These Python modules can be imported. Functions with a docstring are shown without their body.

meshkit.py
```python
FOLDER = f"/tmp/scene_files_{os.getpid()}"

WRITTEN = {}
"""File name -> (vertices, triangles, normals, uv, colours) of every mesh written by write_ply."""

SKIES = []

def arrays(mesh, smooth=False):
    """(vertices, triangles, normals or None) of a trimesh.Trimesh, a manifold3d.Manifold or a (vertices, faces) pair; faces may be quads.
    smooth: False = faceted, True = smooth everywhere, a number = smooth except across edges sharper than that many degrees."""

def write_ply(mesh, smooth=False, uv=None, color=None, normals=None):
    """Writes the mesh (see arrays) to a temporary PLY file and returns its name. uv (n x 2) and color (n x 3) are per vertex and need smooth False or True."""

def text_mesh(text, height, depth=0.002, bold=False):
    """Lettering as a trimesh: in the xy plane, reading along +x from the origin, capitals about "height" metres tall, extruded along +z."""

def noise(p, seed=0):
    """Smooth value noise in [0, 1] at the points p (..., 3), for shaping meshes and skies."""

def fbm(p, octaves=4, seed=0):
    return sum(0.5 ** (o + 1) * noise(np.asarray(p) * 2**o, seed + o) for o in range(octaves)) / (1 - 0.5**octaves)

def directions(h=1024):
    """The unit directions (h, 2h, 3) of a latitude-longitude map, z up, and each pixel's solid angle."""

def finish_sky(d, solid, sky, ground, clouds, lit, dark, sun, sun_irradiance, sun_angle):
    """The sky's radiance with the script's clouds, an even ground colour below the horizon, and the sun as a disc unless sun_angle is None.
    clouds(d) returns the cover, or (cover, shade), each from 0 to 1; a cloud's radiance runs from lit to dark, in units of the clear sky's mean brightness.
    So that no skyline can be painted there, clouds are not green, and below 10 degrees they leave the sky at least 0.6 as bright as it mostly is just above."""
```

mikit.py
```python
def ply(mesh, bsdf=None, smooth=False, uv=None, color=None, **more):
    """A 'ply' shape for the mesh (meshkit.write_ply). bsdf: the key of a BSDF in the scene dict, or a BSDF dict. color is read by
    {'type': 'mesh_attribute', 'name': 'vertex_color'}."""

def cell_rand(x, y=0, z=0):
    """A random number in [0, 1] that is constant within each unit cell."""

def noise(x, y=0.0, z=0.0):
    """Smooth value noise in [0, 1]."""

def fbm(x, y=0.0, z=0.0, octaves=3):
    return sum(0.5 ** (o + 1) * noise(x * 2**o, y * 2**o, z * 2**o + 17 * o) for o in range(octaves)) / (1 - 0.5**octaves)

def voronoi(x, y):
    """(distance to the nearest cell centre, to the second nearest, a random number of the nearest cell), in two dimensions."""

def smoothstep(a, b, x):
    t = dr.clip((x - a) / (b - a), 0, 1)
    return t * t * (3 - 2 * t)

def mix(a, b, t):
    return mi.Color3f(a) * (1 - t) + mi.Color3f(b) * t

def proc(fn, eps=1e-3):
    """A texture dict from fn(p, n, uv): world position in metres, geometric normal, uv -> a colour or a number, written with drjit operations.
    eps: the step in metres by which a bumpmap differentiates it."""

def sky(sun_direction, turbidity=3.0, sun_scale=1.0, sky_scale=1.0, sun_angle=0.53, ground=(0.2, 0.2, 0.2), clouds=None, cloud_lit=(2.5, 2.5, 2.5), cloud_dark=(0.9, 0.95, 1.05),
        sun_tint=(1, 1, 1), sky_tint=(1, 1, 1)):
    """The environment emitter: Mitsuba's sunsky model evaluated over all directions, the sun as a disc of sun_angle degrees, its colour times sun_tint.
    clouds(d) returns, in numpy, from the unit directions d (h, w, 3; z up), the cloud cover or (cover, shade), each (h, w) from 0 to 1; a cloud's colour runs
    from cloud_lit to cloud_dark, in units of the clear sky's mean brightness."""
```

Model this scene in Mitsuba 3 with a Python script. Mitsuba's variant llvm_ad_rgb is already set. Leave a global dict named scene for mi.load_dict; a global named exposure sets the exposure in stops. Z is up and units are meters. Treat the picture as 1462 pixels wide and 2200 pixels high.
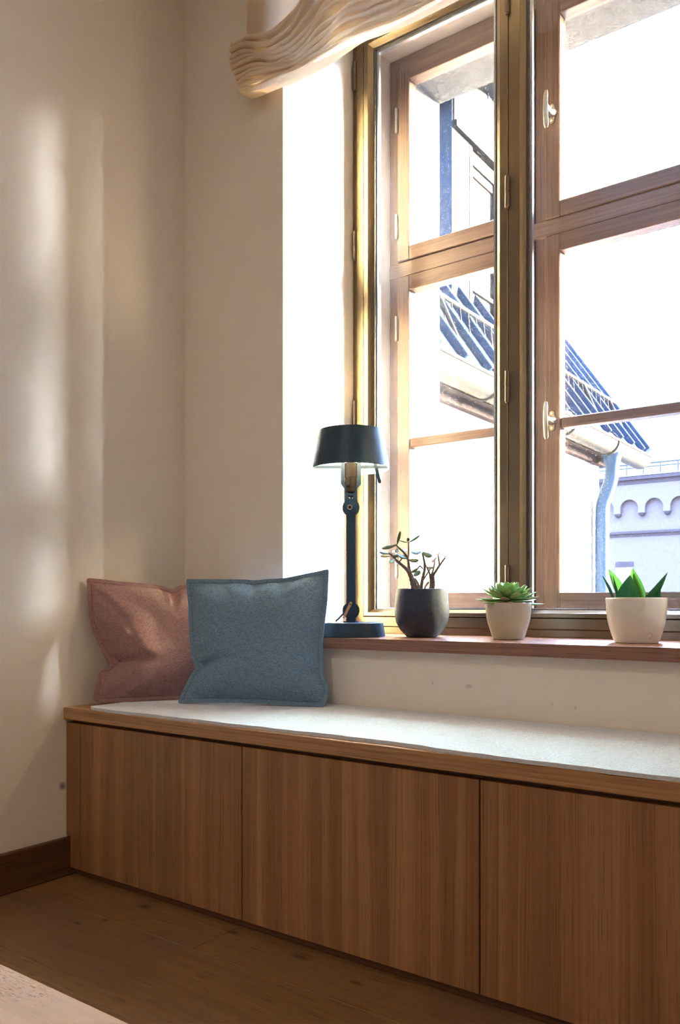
import math, random
import numpy as np, trimesh
import drjit as dr, mitsuba as mi
import mikit, meshkit
from mikit import ply, proc, noise, fbm, cell_rand, smoothstep, mix
from shapely.geometry import Polygon

T = mi.ScalarTransform4f
random.seed(7)
rng = np.random.default_rng(7)
scene, labels = {}, {}

# ------------------------------------------------------------------ camera, sky, lights, exposure
CAM = np.array([0.0, 0.0, 0.82])
ANG = math.radians(36.2807)                       # heading, towards the left wall
FWD = np.array([-math.sin(ANG), math.cos(ANG), 0])
RIGHT = np.array([math.cos(ANG), math.sin(ANG), 0])
FOCAL = 1756.0                                    # pixels of the 1462 wide frame
scene['camera'] = {
    'type': 'perspective', 'fov_axis': 'x', 'fov': 2 * math.degrees(math.atan(731 / FOCAL)),
    'principal_point_offset_x': 0.0, 'principal_point_offset_y': -(1299 - 1100) / 2200,
    'near_clip': 0.01, 'far_clip': 500.0,
    'to_world': T().look_at(origin=CAM.tolist(), target=(CAM + FWD).tolist(), up=[0, 0, 1])}

def haze(d):
    # thin overcast: brightest overhead, a third of that at the horizon, with soft cloud mottling
    p = d * np.array([2.2, 2.2, 4.0])
    m = meshkit.fbm(p, 4, 3) - 0.5
    return np.clip(0.95 + 0.2 * m, 0, 1), np.clip(1.0 - np.clip(d[..., 2], 0, 1) + 0.25 * m, 0, 1)

scene['sky'] = mikit.sky((0.743, 0.623, 0.245), turbidity=3.0, sun_scale=290.0, sun_angle=22.0, sky_scale=250.0, ground=(0.30, 0.29, 0.28),
                         clouds=haze, cloud_lit=(1.95, 3.0, 5.0), cloud_dark=(0.74, 1.1, 1.75), sun_tint=(0.83, 1.0, 1.25), sky_tint=(1.1, 1.0, 0.95))
exposure = 0.6
WARM = (1.0, 0.86, 0.71)            # ceiling lights
WARM_BULB = (1.0, 0.72, 0.40)       # filament of the desk lamp
BULB_POWER = 330.0
CEILING_POWER = 21.0

# ------------------------------------------------------------------ helpers
def key(name, parent=None):
    base = (parent + '__' if parent else '') + name
    k, n = base, 0
    while k in scene or k in USED:
        n += 1
        k = f'{base}_{n:03d}'
    USED.add(k)
    return k
USED = set()

def obj(name, mesh, bsdf, parent=None, smooth=False, **more):
    k = key(name, parent)
    scene[k] = ply(mesh, bsdf, smooth=smooth, **more)
    return k

def thing(name, label, cat, group=None):
    k = key(name)
    labels[k] = {'label': label, 'category': cat}
    if group: labels[k]['group'] = group
    return k

def tag(k, label=None, cat=None, group=None, kind=None):
    d = labels.setdefault(k, {})
    for a, b in (('label', label), ('category', cat), ('group', group), ('kind', kind)):
        if b: d[a] = b
    return k

def struct(name, mesh, bsdf, label, cat, smooth=False):
    return tag(obj(name, mesh, bsdf, None, smooth), label, cat, None, 'structure')

cat_ = trimesh.util.concatenate

def box(x0, x1, y0, y1, z0, z1, b=0.0):
    if b <= 0:
        m = trimesh.creation.box((x1 - x0, y1 - y0, z1 - z0))
        m.apply_translation(((x0 + x1) / 2, (y0 + y1) / 2, (z0 + z1) / 2))
        return m
    pts = []
    for sx, x in ((1, x0), (-1, x1)):
        for sy, y in ((1, y0), (-1, y1)):
            for sz, z in ((1, z0), (-1, z1)):
                pts += [(x, y + sy * b, z + sz * b), (x + sx * b, y, z + sz * b), (x + sx * b, y + sy * b, z)]
    return trimesh.Trimesh(pts).convex_hull

def frame(origin, ex, ey, ez):
    m = np.eye(4)
    m[:3, 0], m[:3, 1], m[:3, 2], m[:3, 3] = ex, ey, ez, origin
    return m

def lathe(profile, c=(0, 0, 0), seg=64):
    p = np.asarray(profile, float)
    a = np.arange(seg) * 2 * np.pi / seg
    v = np.stack([np.outer(np.cos(a), p[:, 0]), np.outer(np.sin(a), p[:, 0]), np.tile(p[:, 1], (seg, 1))], -1)
    n = len(p)
    i, j = np.meshgrid(np.arange(seg), np.arange(n - 1), indexing='ij')
    i2 = (i + 1) % seg
    q = np.stack([i * n + j, i2 * n + j, i2 * n + j + 1, i * n + j + 1], -1).reshape(-1, 4)
    f = np.vstack([q[:, [0, 1, 2]], q[:, [0, 2, 3]]])
    m = trimesh.Trimesh(v.reshape(-1, 3) + np.asarray(c, float), f, process=False)
    m.merge_vertices()
    m.update_faces(m.nondegenerate_faces())
    return m

def spline(pts, n, closed=False):
    from scipy.interpolate import CubicSpline
    p = np.asarray(pts, float)
    if closed: p = np.vstack([p, p[:1]])
    s = np.concatenate([[0], np.cumsum(np.linalg.norm(np.diff(p, axis=0), axis=1))])
    cs = CubicSpline(s, p, bc_type='periodic' if closed else 'natural')
    return cs(np.linspace(0, s[-1], n, endpoint=not closed))

def tube(pts, radii, sides=10, caps=True):
    p = np.asarray(pts, float)
    r = np.broadcast_to(np.asarray(radii, float), (len(p),))
    t = np.gradient(p, axis=0)
    t /= np.linalg.norm(t, axis=1, keepdims=True) + 1e-12
    u = np.cross(t[0], [0, 0, 1.0]);
    if np.linalg.norm(u) < 0.2: u = np.cross(t[0], [1.0, 0, 0])
    u /= np.linalg.norm(u)
    us = []
    for k in range(len(p)):
        u = u - t[k] * (u @ t[k]); u /= np.linalg.norm(u); us.append(u)
    us = np.array(us); ws = np.cross(t, us)
    a = np.arange(sides) * 2 * np.pi / sides
    v = (p[:, None] + r[:, None, None] * (np.cos(a)[None, :, None] * us[:, None] + np.sin(a)[None, :, None] * ws[:, None])).reshape(-1, 3)
    i, j = np.meshgrid(np.arange(len(p) - 1), np.arange(sides), indexing='ij')
    q = np.stack([i * sides + j, i * sides + (j + 1) % sides, (i + 1) * sides + (j + 1) % sides, (i + 1) * sides + j], -1).reshape(-1, 4)
    f = [q[:, [0, 1, 2]], q[:, [0, 2, 3]]]
    if caps:
        n = len(v)
        v = np.vstack([v, p[:1], p[-1:]])
        jj = np.arange(sides); e = (len(p) - 1) * sides
        f += [np.stack([np.full(sides, n), (jj + 1) % sides, jj], 1), np.stack([np.full(sides, n + 1), e + jj, e + (jj + 1) % sides], 1)]
    return trimesh.Trimesh(v, np.vstack(f), process=False)

def cyl(p0, p1, r, sides=20):
    return tube([p0, p1], r, sides)

def extrude(poly, depth, to=None):
    m = trimesh.creation.extrude_polygon(poly if isinstance(poly, Polygon) else Polygon(poly), depth, engine='earcut')
    if to is not None: m.apply_transform(to)
    return m

def capsule2d(a, b, w, n=8):
    from shapely.geometry import LineString
    return LineString([a, b]).buffer(w / 2, n)

def circle2d(c, r, n=24):
    from shapely.geometry import Point
    return Point(c).buffer(r, n)

def ring(x0, x1, z0, z1, profile, side=(1, 1, 1, 1), off=(0, 0, 0, 0)):
    """A mitred rectangular frame: profile of (inset, y); side scales and off shifts the inset of left, right, bottom, top."""
    loops = []
    for d, y in profile:
        l, r, b, t = [d * s + o for s, o in zip(side, off)]
        loops.append([(x0 + l, y, z0 + b), (x1 - r, y, z0 + b), (x1 - r, y, z1 - t), (x0 + l, y, z1 - t)])
    v = np.array(loops).reshape(-1, 3)
    n, f = len(profile), []
    for k in range(n):
        k2 = (k + 1) % n
        for c in range(4):
            c2 = (c + 1) % 4
            f += [[k * 4 + c, k * 4 + c2, k2 * 4 + c2], [k * 4 + c, k2 * 4 + c2, k2 * 4 + c]]
    m = trimesh.Trimesh(v, f, process=False)
    return m

# ------------------------------------------------------------------ materials
def two(b): return {'type': 'twosided', 'bsdf': b}
def rgb(*c): return {'type': 'rgb', 'value': list(c)}
def princ(col, rough=0.5, **k):
    return two({'type': 'principled', 'base_color': col if isinstance(col, dict) else rgb(*col), 'roughness': rough, **k})
def mat(name, b):
    scene['mat_' + name] = b
    return 'mat_' + name

def wood(grain, dark, mid, light, strip=0.12, fine=260.0, seed=0.0, figure=1.0, knots=0.0):
    """grain: 'x' or 'z', the direction the fibres run."""
    def fn(p, n, uv):
        if grain == 'z': a, l = p.x + 0.83 * p.y, p.z
        elif grain == 'y': a, l = p.z + 0.87 * p.x, p.y
        else: a, l = p.z + 0.87 * p.y, p.x
        a = a + seed; l = l + 3.1 * seed
        s = cell_rand(dr.floor(a / strip) + 5 * seed, 3, 1)
        w = a + figure * 0.030 * (fbm(a * 5.0, l * 1.3 + 9 * s, seed, 3) - 0.5)
        big = fbm(w * 34.0, l * 0.8 + 5 * s, 1.7 + seed, 3)
        line = noise(w * fine, l * 3.0, 4.0 + seed)
        hair = noise(w * fine * 2.6, l * 11.0, 8.0 + seed)
        c = mix(dark, mid, dr.clip(0.10 + 0.45 * big + 0.55 * line + 0.16 * s, 0, 1))
        c = mix(c, light, dr.clip((big - 0.42) * 1.4 + 0.5 * (line - 0.55) + 0.25 * (s - 0.5), 0, 1))
        c = c * (1 - 0.50 * smoothstep(0.62, 0.90, hair))
        return c
    return fn

M = {}
M['oak_door'] = mat('oak_door', princ(proc(wood('z', (.135, .056, .020), (.27, .128, .049), (.37, .195, .085), 0.13, 420.0, 0.37)), 0.46, specular=0.35))
M['oak_board'] = mat('oak_board', princ(proc(wood('x', (.22, .105, .040), (.36, .19, .078), (.46, .26, .12), 0.5, 300.0, 1.7)), 0.42, specular=0.4))
M['oak_sill'] = mat('oak_sill', princ(proc(wood('x', (.14, .058, .030), (.24, .105, .055), (.31, .15, .083), 0.5, 330.0, 2.9)), 0.33, specular=0.5))
M['oak_window_z'] = mat('oak_window_z', princ(proc(wood('z', (.060, .032, .021), (.100, .057, .040), (.14, .085, .061), 0.09, 340.0, 4.1)), 0.4, specular=0.4))
M['oak_window_x'] = mat('oak_window_x', princ(proc(wood('x', (.060, .032, .021), (.100, .057, .040), (.14, .085, .061), 0.09, 340.0, 5.3)), 0.4, specular=0.4))
M['oak_dark'] = mat('oak_dark', princ(proc(wood('x', (.060, .024, .010), (.115, .048, .019), (.16, .07, .03), 0.4, 200.0, 6.7)), 0.4, specular=0.4))
M['oak_base'] = mat('oak_base', princ(proc(wood('y', (.045, .017, .007), (.085, .034, .013), (.12, .05, .021), 0.4, 200.0, 7.7)), 0.4, specular=0.4))
def table_fn(p, n, uv):
    a, l = p.y + 0.9 * p.z, mi.Float(p.x)
    w = a + 0.012 * (fbm(a * 7.0, l * 2.0, 2.0, 3) - 0.5)
    c = mix((.50, .335, .225), (.62, .44, .315), dr.clip(0.2 + 0.6 * fbm(w * 60.0, l * 1.6, 3.0, 3) + 0.3 * (noise(w * 420.0, l * 7.0, 5.0) - 0.3), 0, 1))
    pore = smoothstep(0.66, 0.84, noise(w * 1900.0, l * 190.0, 1.0)) * smoothstep(0.30, 0.6, noise(w * 40.0, l * 8.0, 7.0))
    return mix(c, (.27, .16, .10), 0.65 * pore)
M['oak_table'] = mat('oak_table', princ(proc(table_fn), 0.45, specular=0.4))

KNOTS = [(-1.742, 1.474, .030), (-1.751, 1.353, .016), (-1.79, 1.295, .012), (-1.425, 1.490, .024), (-1.20, 1.478, .030), (-1.02, 1.45, .02), (-0.72, 1.24, .022), (-1.55, 0.94, .026)]
def floor_fn(p, n, uv):
    s = cell_rand(dr.floor((p.y - 1.36) / 0.26), dr.floor((p.x + 1.4365 + 0.9 * dr.floor((p.y - 1.36) / 0.26)) / 2.2), 2)
    w = p.y + 0.060 * (fbm(p.y * 6.0, p.x * 1.6 + 7 * s, 2.0, 3) - 0.5)
    x = mi.Float(p.x)
    k = mi.Float(0)
    for kx, ky, r in KNOTS:
        d2 = dr.square((x - kx) * 0.45) + dr.square(p.y - ky)
        w = w + r * 0.7 * dr.exp(-d2 / (6 * r * r))
        jag = 0.6 + 0.8 * fbm(x * 90.0, p.y * 140.0, 3.3, 2)
        k = dr.maximum(k, dr.exp(-d2 * 9 / (r * r) * jag))
    big = fbm(w * 26.0, x * 0.9 + 5 * s, 1.2, 4)
    line = noise(w * 210.0, x * 3.0, 4.0)
    hair = noise(w * 520.0, x * 16.0, 8.0)
    c = mix((.108, .050, .017), (.212, .105, .038), dr.clip(0.10 + 0.75 * big + 0.25 * line + 0.15 * (s - .5), 0, 1))
    c = c * (1 - 0.30 * smoothstep(0.68, 0.92, hair))
    blot = fbm(x * 4.0, p.y * 7.0, 9.1, 3)
    c = mix(c, (.12, .066, .036), 0.55 * smoothstep(0.52, 0.72, blot))
    return mix(c, (.030, .017, .012), k * 0.8)
M['floor'] = mat('floor', princ(proc(floor_fn), 0.42, specular=0.4))

def smudge(p, a, b, ca, cb, ra, rb, sd):
    d = dr.sqrt(dr.square((a - ca) / ra) + dr.square((b - cb) / rb)) + 0.9 * (fbm(a * 60.0, b * 60.0, sd, 2) - 0.5)
    return 1 - smoothstep(0.35, 1.05, d)
WALL = (.80, .752, .672)
def wall_left_fn(p, n, uv):
    c = mix(WALL, (.775, .725, .645), fbm(p.x * 9.0, p.y * 9.0, p.z * 9.0, 3))
    return mix(c, (.13, .10, .08), 0.85 * smudge(p, p.y, p.z, 1.497, 0.268, .017, .014, 2.0))
def wall_win_fn(p, n, uv):
    c = mix(WALL, (.775, .725, .645), fbm(p.x * 9.0, p.y * 9.0, p.z * 9.0, 3))
    near = 1 - smoothstep(2.0, 2.02, p.y)
    for cx, cz, ra, rb, s in ((-1.144, .600, .006, .010, 1.0), (-1.031, .598, .011, .007, 5.0), (-.795, .566, .003, .006, 9.0), (-.735, .562, .003, .005, 12.0)):
        c = mix(c, (.40, .35, .31), 0.45 * near * smudge(p, p.x, p.z, cx, cz, ra, rb, s))
    return c
M['wall_left'] = mat('wall_left', two({'type': 'bumpmap', 'nested': {'type': 'diffuse', 'reflectance': proc(wall_left_fn)}, 'arbitrary': proc(lambda p, n, uv: fbm(p.x * 160.0, p.y * 160.0, p.z * 160.0, 3), 8e-4), 'scale': 0.0006}))
M['wall_win'] = mat('wall_win', two({'type': 'diffuse', 'reflectance': proc(wall_win_fn)}))
M['plaster'] = mat('plaster', two({'type': 'diffuse', 'reflectance': rgb(*WALL)}))
M['ceiling'] = mat('ceiling', two({'type': 'diffuse', 'reflectance': rgb(.85, .82, .78)}))
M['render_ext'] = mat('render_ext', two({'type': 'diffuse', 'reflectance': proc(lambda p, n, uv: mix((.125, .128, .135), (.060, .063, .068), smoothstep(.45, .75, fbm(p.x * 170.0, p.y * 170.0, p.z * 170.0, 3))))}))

def brass_fn(p, n, uv):
    s = fbm(p.x * 14.0, p.y * 14.0, p.z * 3.0, 3)
    return mix((.120, .094, .060), (.172, .138, .090), s)
M['brass'] = mat('brass', princ(proc(brass_fn), 0.33, metallic=0.85, specular=0.5))
M['hinge'] = mat('hinge', princ((.10, .075, .06), 0.4, metallic=0.6))
M['gasket'] = mat('gasket', princ((.012, .012, .014), 0.5))
M['spacer'] = mat('spacer', princ((.34, .34, .34), 0.3, metallic=0.8))
M['steel'] = mat('steel', princ((.32, .30, .27), 0.3, metallic=0.9))
M['zincgrey'] = mat('zincgrey', princ((.20, .20, .19), 0.45, metallic=0.3))
M['lining'] = mat('lining', princ((.56, .50, .44), 0.5))
M['glass'] = mat('glass', {'type': 'thindielectric', 'int_ior': 1.5})
def dust_fn(p, n, uv):
    c = dr.floor(p.x * 420.0), dr.floor(p.z * 420.0)
    r = cell_rand(c[0], c[1], 4)
    fx = p.x * 420.0 - c[0] - 0.22 - 0.56 * cell_rand(c[0], c[1], 8); fz = p.z * 420.0 - c[1] - 0.22 - 0.56 * cell_rand(c[0], c[1], 9)
    dens = fbm(p.x * 9.0, p.z * 5.0, 3.0, 3)
    return 0.0005 + 0.22 * dr.select((r < 0.04 + 0.16 * smoothstep(.45, .75, dens)) & (fx * fx + fz * fz < 0.015 + 0.05 * cell_rand(c[0], c[1], 11)), 1.0, 0.0)
M['dusty_glass'] = mat('dusty_glass', {'type': 'blendbsdf', 'weight': proc(dust_fn),
                       'bsdf1': {'type': 'thindielectric', 'int_ior': 1.5},
                       'bsdf2': {'type': 'principledthin', 'base_color': rgb(.85, .87, .9), 'roughness': 0.9, 'diff_trans': 1.3}})

def melange(a, b, c_):
    def fn(p, n, uv):
        f = noise(p.x * 900.0, p.y * 900.0, p.z * 900.0)
        g = fbm(p.x * 300.0, p.y * 300.0, p.z * 300.0, 3)
        c = mix(a, b, dr.clip(0.5 + 1.6 * (g - .5) + 0.7 * (f - .5), 0, 1))
        return mix(c, c_, smoothstep(.68, .88, noise(p.x * 420.0 + 40, p.y * 420.0, p.z * 1300.0)) * .6)
    return fn
def felt_bsdf(fn, bump=0.0007):
    return two({'type': 'bumpmap', 'nested': {'type': 'principled', 'base_color': proc(fn), 'roughness': 0.95, 'sheen': 0.5, 'specular': 0.1},
                'arbitrary': proc(lambda p, n, uv: fbm(p.x * 420.0, p.y * 420.0, p.z * 420.0, 2), 4e-4), 'scale': bump})
M['felt_blue'] = mat('felt_blue', felt_bsdf(melange((.095, .172, .262), (.205, .320, .430), (.055, .09, .15))))
M['felt_pink'] = mat('felt_pink', felt_bsdf(melange((.225, .125, .12), (.37, .225, .215), (.11, .055, .065))))
M['stitch_blue'] = mat('stitch_blue', princ((.05, .075, .105), 0.9))
M['stitch_pink'] = mat('stitch_pink', princ((.14, .055, .055), 0.9))
M['felt_mat'] = mat('felt_mat', felt_bsdf(melange((.47, .505, .565), (.63, .67, .74), (.35, .355, .38)), 0.0009))

M['lamp_blue'] = mat('lamp_blue', princ((.0045, .022, .044), 0.42, specular=0.3))
M['lamp_white'] = mat('lamp_white', princ((.86, .85, .80), 0.5))
M['socket'] = mat('socket', princ((.0065, .005, .004), 0.55, specular=0.12))
M['chrome'] = mat('chrome', princ((.65, .65, .66), 0.15, metallic=1.0))
M['copper'] = mat('copper', princ((.62, .36, .20), 0.35, metallic=0.7))
M['cable'] = mat('cable', princ((.03, .035, .04), 0.6))
M['pot_dark'] = mat('pot_dark', princ(proc(lambda p, n, uv: mix((.008, .016, .032), (.020, .032, .056), fbm(p.x * 120.0, p.y * 120.0, p.z * 120.0, 3))), 0.6, specular=0.22))
M['pot_cream'] = mat('pot_cream', princ((.47, .465, .39), 0.42, specular=0.45))
def pot_white_fn(p, n, uv):
    c = mix((.77, .775, .775), (.72, .72, .715), fbm(p.x * 40.0, p.y * 40.0, p.z * 40.0, 3))
    a = (p.x - POT_MARK[0]) * RIGHT[0] + (p.y - POT_MARK[1]) * RIGHT[1]; b = p.z - POT_MARK[2]
    d = dr.abs(dr.sqrt(dr.square(a) + dr.square(b * .8)) - .0062)
    arc = dr.select((d < .0007) & (a > -.001) & (n.y < 0), 1.0, 0.0)
    dash = dr.select((dr.abs(b - .0052) < .0006) & (a < -.002) & (a > -.0085) & (n.y < 0), 1.0, 0.0)
    return mix(c, (.45, .20, .15), 0.75 * dr.maximum(arc, dash))
POT_MARK = (-0.5976, 2.143, 0.741)
M['pot_white'] = mat('pot_white', princ(proc(pot_white_fn), 0.18, specular=0.5, clearcoat=0.6, clearcoat_gloss=0.95))
M['soil'] = mat('soil', princ(proc(lambda p, n, uv: mix((.03, .018, .012), (.13, .07, .045), noise(p.x * 400.0, p.y * 400.0, p.z * 400.0))), 0.95))
M['terracotta'] = mat('terracotta', princ((.16, .055, .038), 0.8))
M['stem'] = mat('stem', princ(proc(lambda p, n, uv: mix((.045, .036, .027), (.13, .10, .078), fbm(p.x * 90.0, p.y * 90.0, p.z * 260.0, 3))), 0.7))
M['jade_leaf'] = mat('jade_leaf', princ(proc(lambda p, n, uv: mix((.022, .052, .020), (.065, .115, .042), fbm(p.x * 70.0, p.y * 70.0, p.z * 70.0, 3))), 0.45, specular=0.2))
M['jade_pale'] = mat('jade_pale', princ((.36, .34, .20), 0.5))
M['rosette_leaf'] = mat('rosette_leaf', princ(proc(lambda p, n, uv: mix((.15, .31, .105), (.30, .47, .17), fbm(p.x * 40.0, p.y * 40.0, p.z * 60.0, 3))), 0.45, specular=0.35))
M['rosette_inner'] = mat('rosette_inner', princ((.33, .55, .13), 0.45, specular=0.35))
M['dry_leaf'] = mat('dry_leaf', princ((.42, .36, .28), 0.8))
def snake_fn(p, n, uv):
    s = fbm(p.x * 380.0, p.y * 380.0, p.z * 14.0, 3)
    return mix((.010, .045, .025), (.028, .10, .036), s)
M['snake_leaf'] = mat('snake_leaf', {'type': 'principledthin', 'base_color': proc(snake_fn), 'roughness': 0.35, 'spec_trans': 0.0, 'diff_trans': 0.3, 'eta': 1.45})
M['snake_bright'] = mat('snake_bright', {'type': 'principledthin', 'base_color': proc(lambda p, n, uv: mix((.055, .20, .025), (.17, .38, .045), fbm(p.x * 380.0, p.y * 380.0, p.z * 14.0, 3))), 'roughness': 0.35, 'spec_trans': 0.0, 'diff_trans': 1.25, 'eta': 1.45})

def linen(p, n, uv):
    s = noise(p.x * 700.0, p.z * 700.0, p.y * 700.0)
    return mix((.78, .65, .50), (.86, .74, .59), s)
M['linen'] = mat('linen', {'type': 'principledthin', 'base_color': proc(linen), 'roughness': 0.9, 'spec_trans': 0.0, 'diff_trans': 0.7, 'eta': 1.3})
M['linen_single'] = mat('linen_single', {'type': 'principledthin', 'base_color': proc(linen), 'roughness': 0.9, 'spec_trans': 0.0, 'diff_trans': 1.25, 'eta': 1.3})

# outdoors
M['ext_white'] = mat('ext_white', two({'type': 'diffuse', 'reflectance': proc(lambda p, n, uv: mix((.40, .395, .39), (.34, .335, .33), fbm(p.x * 1.5, p.y * 1.5, p.z * 1.5, 4)))}))
M['ext_pink'] = mat('ext_pink', two({'type': 'diffuse', 'reflectance': rgb(.050, .042, .047)}))
M['cornice'] = mat('cornice', two({'type': 'diffuse', 'reflectance': rgb(.022, .018, .022)}))
M['zinc'] = mat('zinc', princ((.022, .022, .0245), 0.6, specular=0.08))
M['slate_blue'] = mat('slate_blue', princ((.012, .031, .075), 0.6, specular=0.1))
M['roof_blue'] = mat('roof_blue', princ((.006, .022, .060), 0.6, specular=0.1))
M['roof_pale'] = mat('roof_pale', princ((.022, .032, .046), 0.6, specular=0.08))
M['panel_white'] = mat('panel_white', princ((.032, .037, .041), 0.6, specular=0.08))
M['dark_metal'] = mat('dark_metal', princ((.006, .009, .015), 0.6, specular=0.1))
M['guard'] = mat('guard', princ((.022, .023, .026), 0.6, specular=0.08))
M['ext_wood'] = mat('ext_wood', princ((.035, .016, .010), 0.6))
M['brick'] = mat('brick', two({'type': 'diffuse', 'reflectance': rgb(.10, .085, .08)}))
M['paving'] = mat('paving', two({'type': 'diffuse', 'reflectance': rgb(.16, .155, .15)}))
M['ext_glass'] = mat('ext_glass', princ((.03, .04, .055), 0.15, specular=0.5))

# ------------------------------------------------------------------ the room
XL, YW = -2.145, 1.997                 # left wall face, window wall face
OX0, OX1, OZ0, OZ1 = -1.6926, -0.4500, 0.7205, 2.862     # inner reveal
BX0, BX1, BZ0, BZ1 = -1.650, -0.528, 0.755, 2.835        # box between the two windows
SX0, SX1, SZ0, SZ1 = -1.573, -0.605, 0.835, 2.772        # stone reveal outside
YF, YG, YO, YE = 2.372, 2.412, 2.55, 2.80
XR, YB, ZC = 2.3, -2.6, 3.12

struct('floor', box(XL - .2, XR + .2, YB - .2, YW + .1, -0.25, -0.02), M['plaster'], 'dark brown oiled oak plank floor with knots below the bench', 'floor')
struct('ceiling', box(XL - .2, XR + .2, YB - .2, YW + .1, ZC, ZC + .25), M['ceiling'], 'white ceiling of the room above the window', 'ceiling')
struct('wall_left', box(XL - .25, XL, YB - .2, 2.9, -0.25, ZC + .2), M['wall_left'], 'cream plastered wall at the left, with bands of window light', 'wall')
struct('wall_right', box(XR, XR + .25, YB - .2, 2.9, -0.25, ZC + .2), M['plaster'], 'cream plastered wall at the far right of the room, out of the frame', 'wall')
struct('wall_back', box(XL - .25, XR + .25, YB - .25, YB, -0.25, ZC + .2), M['plaster'], 'cream plastered wall behind the camera', 'wall')

def holed(y0, y1, x0, x1, z0, z1, X0, X1, Z0, Z1):
    return [box(X0, x0, y0, y1, Z0, Z1), box(x1, X1, y0, y1, Z0, Z1), box(x0, x1, y0, y1, Z0, z0), box(x0, x1, y0, y1, z1, Z1)]
wm = holed(YW, YF + .03, OX0, OX1, OZ0 - .03, OZ1, XL, XR, -.25, ZC + .2)
ww = struct('wall_window', cat_(wm), M['wall_win'], 'cream plastered wall around the window with a deep white reveal', 'wall')
wm = holed(YF + .03, YO + .07, BX0, BX1, BZ0, BZ1, XL, XR, -6, 9)
tag(obj('lining', cat_(wm), M['lining'], ww), 'painted lining of the gap between the two windows')
# rough stone surround outside, its inner edges a little uneven
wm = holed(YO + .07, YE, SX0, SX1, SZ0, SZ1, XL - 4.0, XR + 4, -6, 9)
tag(obj('stone_surround', cat_(wm), M['render_ext'], ww), 'rough white render of the outer reveal')

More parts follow.
